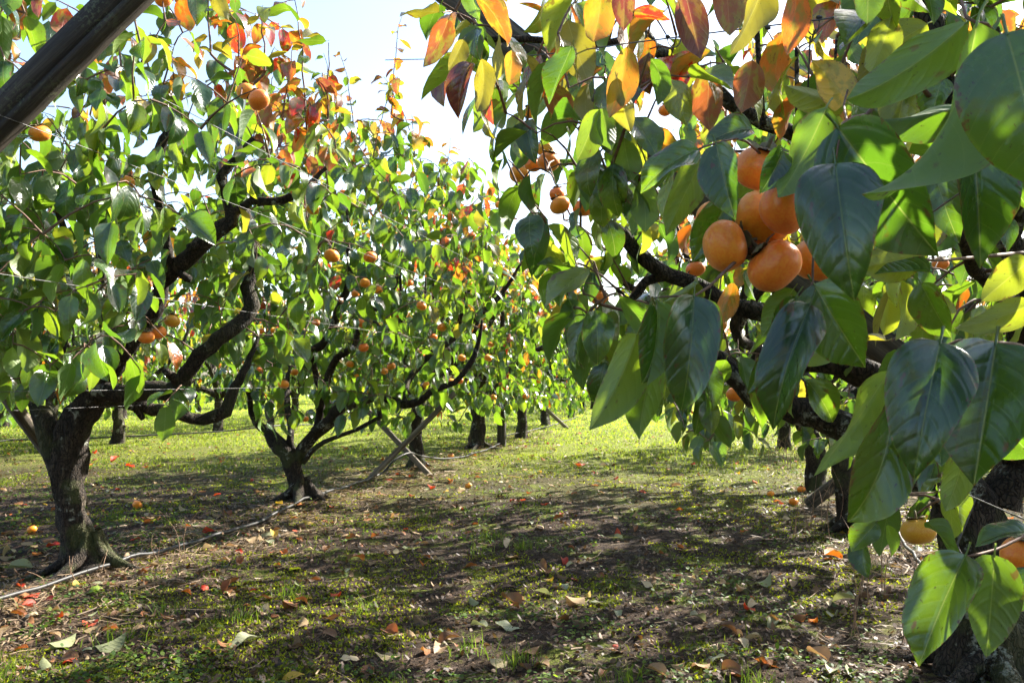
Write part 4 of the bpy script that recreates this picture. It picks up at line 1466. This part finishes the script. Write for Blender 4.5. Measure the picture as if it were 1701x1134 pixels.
# ------------------------------------------------------------------ trellis
def post(name, a, b, w, t, label, cat='post', group=None, groove=False, mat=None):
    a, b = np.asarray(a, float), np.asarray(b, float)
    L = np.linalg.norm(b - a)
    prof = [(-w, -t), (-w * .4, -t * 1.06), (w * .4, -t * 1.06), (w, -t), (w * 1.02, 0), (w, t), (w * .4, t * 1.05), (-w * .4, t * 1.05), (-w, t), (-w * 1.02, 0)]
    if groove:
        prof = [(-w, -t), (-w * .3, -t * 1.06), (w * .38, -t), (w * .42, -t * .45), (w * .56, -t * .45), (w * .60, -t * .86), (w, -t * .84), (w, t), (0, t * 1.05), (-w, t), (-w * 1.02, 0)]
    n = 40
    prof = np.array(prof)
    k = len(prof)
    V = []
    for i in range(n + 1):
        z = L * i / n
        wob = 1 + rng.normal(0, .012, (k, 1))
        q = prof * wob
        V += [(x + .004 * math.sin(z * 2.1), y + .004 * math.cos(z * 1.7), z) for x, y in q]
    i = np.arange(n)[:, None] * k
    j = np.arange(k)[None]
    Qd = np.stack([i + j, i + (j + 1) % k, i + k + (j + 1) % k, i + k + j], -1).reshape(-1, 4)
    c0 = len(V)
    V.append((0, 0, L))
    e = n * k
    Qd = np.concatenate([Qd, np.array([[e + m, e + (m + 1) % k, e + (m + 2) % k, c0] for m in range(0, k - 1, 2)])])
    me = build_mesh(name, np.array(V), Qd, mat or M_TIMBER, False)
    o = add(name, me, None, a, label, cat, group)
    z = unit(b - a)
    y = unit(np.array([0, 1.0, 0]) - z * z[1])
    x = np.cross(y, z)
    o.matrix_world = Matrix([[float(x[r]), float(y[r]), float(z[r]), float(a[r])] for r in range(3)] + [[0, 0, 0, 1]])
    return o


pa, pb = W(0, 207, 2.2), W(207, 0, 2.2)
dv = unit(pb - pa)
post('trellis_strut', pa - dv * 2.2, pb + dv * .45, .040, .032, 'thick weathered timber strut sloping across the top left corner', groove=True)
gX = 'trellis struts of the left row'
pa, pb = G(612, 796), W(756, 652, 8.3)
post('trellis_strut', pa - unit(pb - pa) * .1, pb, .024, .022, 'grey wooden strut rising right, front one of the crossed pair by the second left tree', group=gX, mat=M_TIMBER2)
pa, pb = G(748, 800), W(620, 692, 8.9)
pa = G(712, 788)
post('trellis_strut', pa - unit(pb - pa) * .1, pb + unit(pb - pa) * .3, .024, .02, 'pale wooden strut rising left, rear one of the crossed pair by the second left tree', group=gX, mat=M_TIMBER2)
pa, pb = G(943, 712), W(912, 684, 16)
post('trellis_strut', pa, pb + unit(pb - pa) * .3, .03, .028, 'far grey strut leaning left, at the edge of the distant sward', group=gX, mat=M_TIMBER2)
pa = W(25, 640, 5.4)
post('trellis_strut', G(60, 860) * [1, 1, 0] + [-.1, .6, 0], W(8, 650, 5.2), .04, .035, 'thin grey strut leaning left behind the nearest left trunk', group=gX, mat=M_TIMBER2)
a0, a1 = W(1500, 606, 3.15), W(745, -15, 3.3)
post('trellis_strut', a0 - unit(a1 - a0) * 1.3, a1 + unit(a1 - a0) * .5, .058, .045, 'brown leaning strut running up left through the crown of the right tree', group='trellis struts of the right row', mat=M_TIMBER3)
pa, pb = G(1342, 838), W(1420, 778, 6.4)
post('trellis_strut', pa, pb + unit(pb - pa) * .8, .045, .04, 'grey strut rising right from the weeds at the foot of the right row', group='trellis struts of the right row', mat=M_TIMBER3)
q = G(833, 739)
post('square_post', q - [0, 0, .1], q + [0, 0, 1.15], .055, .055, 'dark square upright post between the fourth and fifth left trunks')


def wire(name, pts, r, mat, label, cat, group=None, sag=0.0, step=.15, sides=5):
    A = np.array([(*p, r) for p in pts], float)
    A = spline(A, step)
    if sag:
        u = np.linspace(0, 1, len(A))
        A[:, 2] -= sag * 4 * u * (1 - u)
    o0 = A[0, :3].copy()
    V, Qd = tube(A[:, :3] - o0, np.full(len(A), r), sides, cap=False)
    return add(name, build_mesh(name, V, Qd, mat), None, o0, label, cat, group)


gw = 'trellis wires of the left row'
for (x, z, lab, y0) in [(-1.56, 1.83, 'uppermost galvanised trellis wire of the left row, tied to the sloping strut', 2.2), (-1.72, 1.66, 'second trellis wire of the left row, passing under the sloping strut', 1.6),
                        (-2.05, 1.31, 'third trellis wire of the left row, crossing the rising limb', 1.6), (-2.42, .95, 'lowest trellis wire on the aisle side of the left row, level with the fork', 1.6),
                        (-2.9, .86, 'thin trellis wire stretched past the fork of the nearest left trunk', 1.6), (-3.9, 1.5, 'trellis wire on the far side of the left row', 1.6)]:
    wire('trellis_wire', [(x, y0, z), (x, 6.5, z - .02), (x, 12, z + .01), (x, 24, z)], .0011, M_WIRE, lab, 'wire', gw)
for (x, z, lab) in [(.62, .72, 'low trellis wire of the right row crossing the trunk'), (.35, 1.25, 'trellis wire of the right row behind the fruit cluster'), (1.75, 1.3, 'trellis wire on the far side of the right row')]:
    wire('trellis_wire', [(x, 1.2, z), (x, 3, z), (x, 8, z), (x, 14, z)], .0015, M_WIRE, lab, 'wire', 'trellis wires of the right row')
tw = wire('cross_wire', [W(640, 100, 3.2), W(870, 93, 2.3), W(1060, 70, 2.0), W(1260, 45, 1.75), W(1362, 33, 1.62), W(1432, 18, 1.55), W(1520, -10, 1.5)], .0017, M_WIRE,
          'taut galvanised wire with small tied loops crossing the top of the right tree', 'wire', step=.05)
o0 = np.array(tw.location)
for px, py, d, up in [(1120, 64, 1.93, -1), (1265, 44, 1.745, 1), (1350, 34, 1.635, -1.6)]:
    th = np.linspace(-.2, math.pi + .2, 12)
    pts = [W(px + 11 * math.cos(a), py - up * 15 * math.sin(a), d) - o0 for a in th]
    mb = MB()
    mb.put(*tube(pts, np.full(12, .0014), 5))
    for s in (pts[0], pts[-1]):
        mb.put(*tube([s - RGT * .005, s, s + RGT * .005], [.003, .0042, .003], 6))
    add('wire_loop', mb.mesh('wire_loop', M_CLIP), tw)
V, Qd = tube([W(1346, 60, 1.635) - o0, W(1344, 110, 1.64) - o0, W(1341, 170, 1.65) - o0], [.0018] * 3, 5)
add('tie_wire', build_mesh('tie_wire', V, Qd, M_CLIP), tw)


def on_ground(px, py, up=.012):
    p = G(px, py)
    p[2] = ground_h(p[0], p[1]) + up
    return p


def lay_pipe(pts, r, label, mat=M_PIPE):
    A = spline(np.array([(*p, r) for p in pts]), .06)
    A[:, 2] = np.maximum(A[:, 2], ground_h(A[:, 0], A[:, 1]) + .034)
    o0 = A[0, :3].copy()
    V, Qd = tube(A[:, :3] - o0, np.full(len(A), r), 8)
    return add('irrigation_pipe', build_mesh('irrigation_pipe', V, Qd, mat), None, o0, label, 'pipe')


pts = [on_ground(-260, 1090), on_ground(0, 1007), on_ground(130, 965), on_ground(260, 924), on_ground(390, 884), on_ground(510, 838), on_ground(622, 796)]
pts += [W(655, 764, 8.4), W(680, 752, 8.6), W(700, 757, 9.0), on_ground(742, 771, .05), on_ground(800, 752), W(832, 735, 12.3), W(845, 722, 13), on_ground(905, 712), on_ground(960, 694)]
lay_pipe(pts, .010, 'black irrigation pipe lying along the left row past the trunk feet')
lay_pipe([on_ground(-220, 755), on_ground(0, 737), on_ground(60, 735), W(155, 727, 12.5), W(260, 722, 13), W(370, 716, 13.6), W(470, 706, 14.4), on_ground(560, 704)], .011, 'shiny irrigation pipe running along the second left row')
lay_pipe([on_ground(1478, 866), on_ground(1500, 905), on_ground(1524, 945), on_ground(1560, 1010), on_ground(1600, 1090)], .009, 'irrigation pipe on the ground under the right row')
wire('hanging_twine', [W(1622, 822, 2.1), W(1612, 850, 2.1), W(1600, 880, 2.1), W(1590, 905, 2.1), W(1596, 918, 2.1)], .003, M_WIRE, 'loose pale twine dangling in front of the near right trunk', 'twine', step=.02)

# ------------------------------------------------------------------ ground cover
def scatter(n, dmin, dmax, power=1.0):
    """points thinning out with distance from the standing place"""
    d = dmin * (dmax / dmin) ** (rng.random(n) ** power)
    a = rng.uniform(-1.25, .72, n)
    return a * d, d


def blades(name, x, y, hgt, wid, lean, cols, mat, label, z0=0.0):
    n = len(x)
    z = ground_h(x, y) + z0
    az = rng.random(n) * 6.283
    sd = np.stack([np.cos(az), np.sin(az), np.zeros(n)], 1)
    la = rng.random(n) * 6.283
    ld = np.stack([np.cos(la), np.sin(la), np.zeros(n)], 1) * (lean * rng.random(n) * hgt)[:, None]
    b = np.stack([x, y, z], 1)
    up = np.array([0, 0, 1.0]) * hgt[:, None]
    w = wid[:, None]
    V = np.stack([b - sd * w, b + sd * w, b + up * .55 + ld * .35 - sd * w * .8, b + up * .55 + ld * .35 + sd * w * .8, b + up * .95 + ld - sd * w * .12, b + up * .95 + ld + sd * w * .12], 1)
    o = (np.arange(n) * 6)[:, None]
    Qd = np.concatenate([o + [0, 1, 3, 2], o + [2, 3, 5, 4]])
    C = np.repeat(np.hstack([cols, np.ones((n, 1))]), 6, 0)
    return add(name, build_mesh(name, V.reshape(-1, 3), Qd, mat, True, {'Col': ('FLOAT_COLOR', C)}), label=label, kind='stuff')


def discs(name, x, y, size, tilt, cols, mat, label, z0, aspect=1.0):
    n = len(x)
    z = ground_h(x, y) + z0
    az = rng.random(n) * 6.283
    u = np.stack([np.cos(az), np.sin(az), rng.normal(0, tilt, n)], 1)
    v = np.stack([-np.sin(az), np.cos(az), rng.normal(0, tilt, n)], 1) * aspect
    c = np.stack([x, y, z], 1)
    s = size[:, None]
    ca = [(-1, 0), (-.45, .85), (.45, .85), (1, 0), (.45, -.85), (-.45, -.85)]
    V = np.stack([c + s * (a * u + b * v) for a, b in ca], 1)
    o = (np.arange(n) * 6)[:, None]
    Qd = np.concatenate([o + [0, 1, 2, 3], o + [0, 3, 4, 5]])
    C = np.repeat(np.hstack([cols, np.ones((n, 1))]), 6, 0)
    return add(name, build_mesh(name, V.reshape(-1, 3), Qd, mat, False, {'Col': ('FLOAT_COLOR', C)}), label=label, kind='stuff')


def colours(n, a, b, jit=.2):
    t = rng.random((n, 1))
    return np.clip((np.array(a) * (1 - t) + np.array(b) * t) * rng.uniform(1 - jit, 1 + jit, (n, 1)), 0, 1)


# grass in tufts, denser away from the trodden middle and far down the aisle
x, y = scatter(230000, 2.0, 45, .85)
gm = vnoise(x, y, .8, 5) * .55 + vnoise(x, y, .22, 6) * .45 + np.clip((y - 7) / 14, 0, .5) - .10 * np.exp(-((x + 3.0) / .45) ** 2) - .06 * np.exp(-((x + .3) / .6) ** 2) * (y < 9)
keep = rng.random(len(x)) < np.clip((gm - .56) / .12, .015, 1)
x, y = x[keep], y[keep]
tx, ty = scatter(110, 2.2, 9, .9)
tm = vnoise(tx, ty, .9, 21) > .48
tx, ty = tx[tm], ty[tm]
tq = rng.integers(0, len(tx), 2600)
TXX, TYY = tx[tq] + rng.normal(0, .045, 2600), ty[tq] + rng.normal(0, .045, 2600)
blades('grass_tufts', TXX, TYY, rng.uniform(.03, .085, 2600), np.full(2600, .0017), 1.0, colours(2600, (.035, .075, .010), (.11, .16, .02)), M_COVER, 'taller grass tufts standing here and there on the aisle floor')
dd = np.hypot(x, y)
near = dd < 9
hg = rng.uniform(.010, .05, len(x)) * np.where(near, .62, 1.0)
thin = (rng.random(len(x)) < .2) | ~near
x, y, dd, hg = x[thin], y[thin], dd[thin], hg[thin]
blades('grass', x, y, hg, .0016 + .00035 * dd, .9, colours(len(x), (.040, .075, .009), (.12, .16, .02)) * (1 + np.clip((y - 7) / 7, 0, 2.1))[:, None] * [1.08, 1, .9], M_COVER, 'short grass growing in tufts over the orchard floor')  # sunlit far aisle put into the blade colour, brighter with distance
# moss and small clover-like weeds
x, y = scatter(120000, 2.0, 22, .9)
wm = vnoise(x, y, .5, 8) * .5 + vnoise(x, y, .15, 9) * .5 - .035 * np.exp(-((x + .6) / 1.1) ** 2) * (y < 8)
keep = rng.random(len(x)) < np.clip((wm - .545) / .07, .02, 1)
x, y = x[keep], y[keep]
dd = np.hypot(x, y)
discs('clover_weed', x, y, rng.uniform(.003, .0085, len(x)) * (1 + .06 * dd), .35, colours(len(x), (.026, .066, .009), (.10, .155, .018), .35), M_COVER, 'small round-leaved weeds and moss matting the ground', rng.uniform(.004, .028, len(x)), .85)
x, y = scatter(170000, 2.0, 14, .9)
wm = vnoise(x, y, .7, 14) * .5 + vnoise(x, y, .2, 15) * .5
keep = rng.random(len(x)) < np.clip((wm - .535) / .05, 0, 1)
x, y = x[keep], y[keep]
dd = np.hypot(x, y)
blades('moss', x, y, rng.uniform(.004, .012, len(x)), .0022 + .0006 * dd, 1.2, colours(len(x), (.075, .10, .007), (.22, .25, .018), .3), M_COVER, 'yellow-green moss in low cushions on the soil')
# crumbs of dead leaf and bark
x, y = scatter(60000, 2.0, 16, .9)
discs('leaf_crumbs', x, y, rng.uniform(.003, .014, len(x)) * (1 + .03 * np.hypot(x, y)), .5, colours(len(x), (.016, .010, .007), (.14, .085, .05), .5), M_STRAW, 'crumbs of dead leaf and bark strewn over the soil', rng.uniform(.002, .012, len(x)), .5)
# straw and thin dead stems, thick along the rows
n = 13000
d = 2.0 * (15 / 2.0) ** rng.random(n)
rowx = np.where(rng.random(n) < .70, -2.95 + rng.normal(0, .33, n), np.where(rng.random(n) < .75, 1.1 + rng.normal(0, .35, n), rng.uniform(-4, 1.5, n)))
az = rng.random(n) * 6.283
ln = rng.uniform(.03, .16, n)
z = ground_h(rowx, d) + rng.uniform(.002, .016, n)
b = np.stack([rowx, d, z], 1)
dr = np.stack([np.cos(az), np.sin(az), rng.normal(0, .12, n)], 1) * ln[:, None]
sd = np.stack([-np.sin(az), np.cos(az), rng.normal(0, .4, n)], 1) * (rng.uniform(.0008, .0022, n) * (1 + .1 * d))[:, None]
bend = np.stack([-np.sin(az), np.cos(az), rng.random(n) * .3], 1) * (ln * rng.normal(0, .12, n))[:, None]
V = np.stack([b - sd, b + sd, b + dr * .5 + bend - sd, b + dr * .5 + bend + sd, b + dr - sd, b + dr + sd], 1)
o = (np.arange(n) * 6)[:, None]
Qd = np.concatenate([o + [0, 1, 3, 2], o + [2, 3, 5, 4]])
C = np.repeat(np.hstack([colours(n, (.07, .045, .028), (.29, .21, .13), .35), np.ones((n, 1))]), 6, 0)
add('dry_straw', build_mesh('dry_straw', V.reshape(-1, 3), Qd, M_STRAW, True, {'Col': ('FLOAT_COLOR', C)}), label='dead straw and thin stems lying along the tree rows', kind='stuff')
# small litter leaves, too many to count
lv = Leaves()
xs, ys = scatter(5200, 2.3, 30, .85)
for xx, yy in zip(xs, ys):
    if rng.random() > .25 + .75 * math.exp(-((xx + 3.2) / 1.2) ** 2) and yy < 9:
        continue
    a = rng.random() * 6.28
    lv.put((xx, yy, float(ground_h(xx, yy)) + .012), (math.cos(a), math.sin(a), rng.normal(0, .1)), (rng.normal(0, .3), rng.normal(0, .3), 1.0 if rng.random() < .6 else -1.0), rng.uniform(.025, .085),
           pick({'tan': 4, 'straw': 1.6, 'brown': 8, 'greygreen': 1.5, 'red': 1.2, 'rust': 4, 'orange': .7, 'gold': .4}))
lo = joined_foliage('leaf_litter', lv, range(len(lv.pos)), SH_LOW, np.zeros(3))
lo.materials[0] = M_FALLEN
add('leaf_litter', lo, label='small fallen leaves littering the ground under the rows', kind='stuff')

# tall dry weed stems
mb = MB()
for px, py, h, n in [(1372, 880, .42, 7), (1330, 890, .36, 5), (1300, 780, .4, 10), (1280, 760, .35, 8), (1330, 770, .4, 10), (390, 880, .25, 5), (295, 930, .28, 4), (1430, 1000, .4, 4), (1440, 1060, .35, 4), (1660, 1080, .6, 8), (1520, 1000, .3, 5),
                     (120, 970, .14, 6), (540, 790, .22, 6), (560, 800, .2, 4), (690, 770, .25, 5), (790, 745, .35, 8), (205, 735, .4, 6)]:
    g = G(px, py)
    for _ in range(n):
        p = g + np.array([rng.normal(0, .08), rng.normal(0, .08), 0])
        p[2] = ground_h(p[0], p[1]) - .01
        hh = h * rng.uniform(.5, 1.1)
        l1, l2 = rng.normal(0, .12, 2), rng.normal(0, .25, 2)
        P = [p, p + np.array([l1[0] * hh, l1[1] * hh, hh * .55]), p + np.array([(l1[0] + l2[0]) * hh, (l1[1] + l2[1]) * hh, hh])]
        mb.put(*tube(spline([(*q, .002) for q in P], .04)[:, :3], np.linspace(.0026, .001, len(spline([(*q, .002) for q in P], .04))), 4, cap=False))
        if rng.random() < .5:
            q = P[1]
            e = q + np.array([rng.normal(0, .3) * hh, rng.normal(0, .3) * hh, hh * .25])
            mb.put(*tube([q, (q + e) / 2 + [0, 0, .01], e], [.0016, .0013, .001], 4, cap=False))
M_DRY = simple_mat('dry_stem', (.30, .20, .12), (.20, .11, .07), .8, 40)
add('dry_weed_stems', mb.mesh('dry_weed_stems', M_DRY), label='thin dry weed stems standing along the feet of the rows', kind='stuff')

# ------------------------------------------------------------------ fallen leaves and fruit that can be told apart
SH_FALL = [leaf_shape(6, 10, w, f, dr_, tw_, wv, cu, 0, 200 + q, True) for q, (w, f, dr_, tw_, wv, cu) in enumerate(
    [(.55, .5, .4, .5, .08, 0), (.6, .9, .7, .2, .06, 0), (.5, 1.3, .5, -.4, .05, .1), (.62, .3, -.5, .4, .1, .2), (.55, .7, 1.0, .8, .08, 0), (.58, .15, .3, .2, .12, .5)])]
NAMEC = {'tan': 'tan', 'straw': 'pale straw-coloured', 'brown': 'brown', 'greygreen': 'grey-green', 'red': 'bright red', 'rust': 'rust-red', 'orange': 'orange', 'gold': 'yellow', 'litgreen': 'olive green', 'lime': 'yellow-green', 'plum': 'dark purple'}


def fallen(px, py, Lpx, col, label, group=None, az=None):
    p = G(px, py)
    d = proj(p)[2]
    L = np.clip(.88 * Lpx * d / F_PX, .05, .15)
    k = int(rng.integers(len(SH_FALL)))
    a = rng.random() * 6.28 if az is None else az
    o = add('fallen_leaf', leaf_mesh('fall', SH_FALL, k, col, int(rng.integers(3)), M_FALLEN), None, None, label, 'leaf', group)
    n = np.array([rng.normal(0, .28), rng.normal(0, .28), 1.0 if rng.random() < .65 else -1.0])
    dirv = np.array([math.cos(a), math.sin(a), rng.normal(0, .10)])
    Fm = frame_from(dirv, n)
    Vt = (SH_FALL[k][0] * L) @ Fm.T
    low = Vt[:, 2].min()
    b = np.array([p[0], p[1], 0]) - dirv * L * .5
    b[2] = ground_h(p[0], p[1]) - low - .002
    Rm = Fm * L
    o.matrix_world = Matrix([[*map(float, Rm[r]), float(b[r])] for r in range(3)] + [[0, 0, 0, 1]])


for px, py, L, col, lab in [
    (965, 778, 24, 'red', 'bright red fallen leaf in the middle of the aisle, farthest red one in the grass'),
    (1385, 934, 42, 'orange', 'vivid orange-red fallen leaf at the foot of the right row, under the hanging leaves'),
    (345, 884, 32, 'red', 'dark red fallen leaf beside the pipe right of the nearest left trunk'),
    (217, 780, 24, 'red', 'bright red fallen leaf in the grass behind the nearest left tree'),
    (190, 770, 22, 'red', 'red fallen leaf just left of another red one behind the nearest left tree'),
    (157, 755, 14, 'red', 'small red fallen leaf close right of the nearest left trunk'),
    (154, 878, 18, 'red', 'red fallen leaf against the right side of the nearest left trunk foot'),
    (500, 843, 24, 'orange', 'orange fallen leaf at the foot of the second left trunk'),
    (52, 990 - 110, 0, 'red', None),
    (50, 1030, 38, 'straw', 'large pale fallen leaf lying flat near the bottom left, below the pipe'),
    (135, 955, 0, 'gold', None),
    (160, 990, 42, 'lime', 'yellow-green fallen leaf just below the pipe at the nearest left trunk'),
    (132, 980, 34, 'gold', 'curled yellow and orange fallen leaf against the pipe'),
    (105, 1080, 52, 'greygreen', 'long grey-green fallen leaf in the bottom left corner'),
    (185, 1090, 58, 'greygreen', 'folded grey-green fallen leaf with pale rim, bottom left'),
    (405, 1083, 62, 'greygreen', 'long folded grey fallen leaf in the shade at bottom, left of centre'),
    (490, 948, 34, 'lime', 'yellow-green fallen leaf on the shaded moss left of the aisle middle'),
    (640, 1100, 44, 'straw', 'pale buff fallen leaf lit by the sun at bottom centre'),
    (610, 1122, 44, 'rust', 'rust-brown fallen leaf at the bottom edge, left of centre'),
    (850, 1000, 52, 'brown', 'olive and brown curled fallen leaf in the middle foreground'),
    (795, 1040, 46, 'greygreen', 'pale grey curled fallen leaf, left one of a pair in the middle foreground'),
    (842, 1043, 50, 'greygreen', 'grey-green curled fallen leaf, right one of a pair in the middle foreground'),
    (955, 1003, 48, 'tan', 'boat-shaped tan fallen leaf in the middle foreground'),
    (905, 987, 40, 'greygreen', 'pale green fallen leaf with upturned edges near the boat-shaped tan leaf'),
    (1270, 968, 44, 'greygreen', 'boat-shaped pale green fallen leaf right of the aisle middle'),
    (1205, 968, 24, 'tan', 'small curled peach-coloured fallen leaf right of the aisle middle'),
    (1250, 1014, 28, 'straw', 'cupped cream fallen leaf on dark soil at the right'),
    (1136, 990, 26, 'straw', 'upright cream fallen leaf on dark moss'),
    (1272, 1113, 54, 'rust', 'large reddish brown fallen leaf near the bottom edge, right'),
    (1236, 1080, 32, 'straw', 'dark fallen leaf with cream rim near the bottom, right'),
    (1190, 1105, 44, 'greygreen', 'grey fallen leaf lying near the bottom edge, right of centre'),
    (1225, 1060, 24, 'tan', 'small pinkish fallen leaf above the reddish brown one'),
    (1400, 1000, 44, 'greygreen', 'folded pale green fallen leaf under the right row, upper of two'),
    (1385, 1020, 36, 'greygreen', 'folded pale green fallen leaf under the right row, lower of two'),
    (1440, 1075, 32, 'straw', 'upright pale fallen leaf beside dry stems at the right'),
    (1470, 990, 44, 'brown', 'curled brown fallen leaf with white end under the right row'),
    (700, 770, 16, 'gold', 'small yellow fallen leaf near the crossed struts'),
    (740, 818, 18, 'gold', 'yellow fallen leaf in sunlit weeds right of the crossed struts'),
    (430, 880, 30, 'straw', 'cream fallen leaf standing by the pipe, left of the second left trunk'),
    (455, 890, 26, 'gold', 'yellowish fallen leaf lying by the pipe'),
    (345, 915, 30, 'straw', 'sunlit pale fallen leaf on the straw by the pipe'),
    (15, 920, 40, 'straw', 'pale fallen leaf at the left edge above the pipe'),
    (35, 940, 44, 'greygreen', 'grey-green fallen leaf left of the nearest left trunk foot')]:
    if lab:
        fallen(px, py, L, col, lab)
# the others, told apart by colour and ground only
zones = [((0, 420), (770, 1000), 'around the left row pipe'), ((420, 900), (830, 1130), 'in the aisle, left half'),
         ((900, 1420), (860, 1130), 'in the aisle, right half'), ((650, 1300), (745, 860), 'far down the aisle')]
ORD = 'leftmost,second from the left,third from the left,fourth from the left,fifth from the left,sixth from the left,seventh from the left,eighth from the left,ninth from the left,tenth from the left,eleventh from the left,twelfth from the left,thirteenth from the left,fourteenth from the left,fifteenth from the left,sixteenth from the left,seventeenth from the left,eighteenth from the left,nineteenth from the left,twentieth from the left,last but one from the right,rightmost'.split(',')
for (x0, x1), (y0, y1), where in zones:
    far = where.startswith('far')
    todo = {}
    for _ in range(46):
        px, py = rng.uniform(x0, x1), y0 + (y1 - y0) * rng.random() ** (1.0 if not far else .8)
        w = {'tan': 5, 'straw': 1.6, 'brown': 6, 'greygreen': 2.2, 'rust': 2.5, 'red': .25, 'gold': .5}
        if far or px < 420:
            w = {'tan': 3, 'straw': 2, 'brown': 3, 'rust': 3, 'red': 4, 'orange': 2, 'gold': .6}
        todo.setdefault(pick(w), []).append((px, py))
    for col, pp_ in todo.items():
        for q_, (px, py) in enumerate(sorted(pp_)):
            d = CAM_H * F_PX / (py - 625)
            fallen(px, py, F_PX / d * rng.uniform(.05, .115), col, f'{NAMEC[col]} fallen leaf {where}, {ORD[min(q_, 21)]}', f'{NAMEC[col]} fallen leaves {where}')
for px, py, r, lab in [(228, 845, 8, 'orange persimmon lying on the ground between the two nearest left trees'), (53, 881, 8, 'fallen persimmon left of the nearest left trunk'),
                       (778, 811, 6, 'small fallen persimmon in sunlit weeds of the aisle'), (1318, 832, 10, 'fallen orange persimmon by the foot of the right strut, lower one'),
                       (1331, 815, 8, 'fallen orange persimmon by the foot of the right strut, upper one'), (1280, 822, 6, 'small squashed persimmon left of the right strut foot'),
                       (1560, 1098, 8, 'small fallen persimmon beside the near right trunk'), (749, 760, 5, 'tiny fallen persimmon near the pipe beyond the crossed struts')]:
    g = G(px, py)
    d = proj(g)[2]
    dia = min(.075, 2 * r * d / F_PX)
    persimmon((g[0], g[1], float(ground_h(g[0], g[1])) + dia * .36), dia, lab, 'persimmons fallen on the ground')
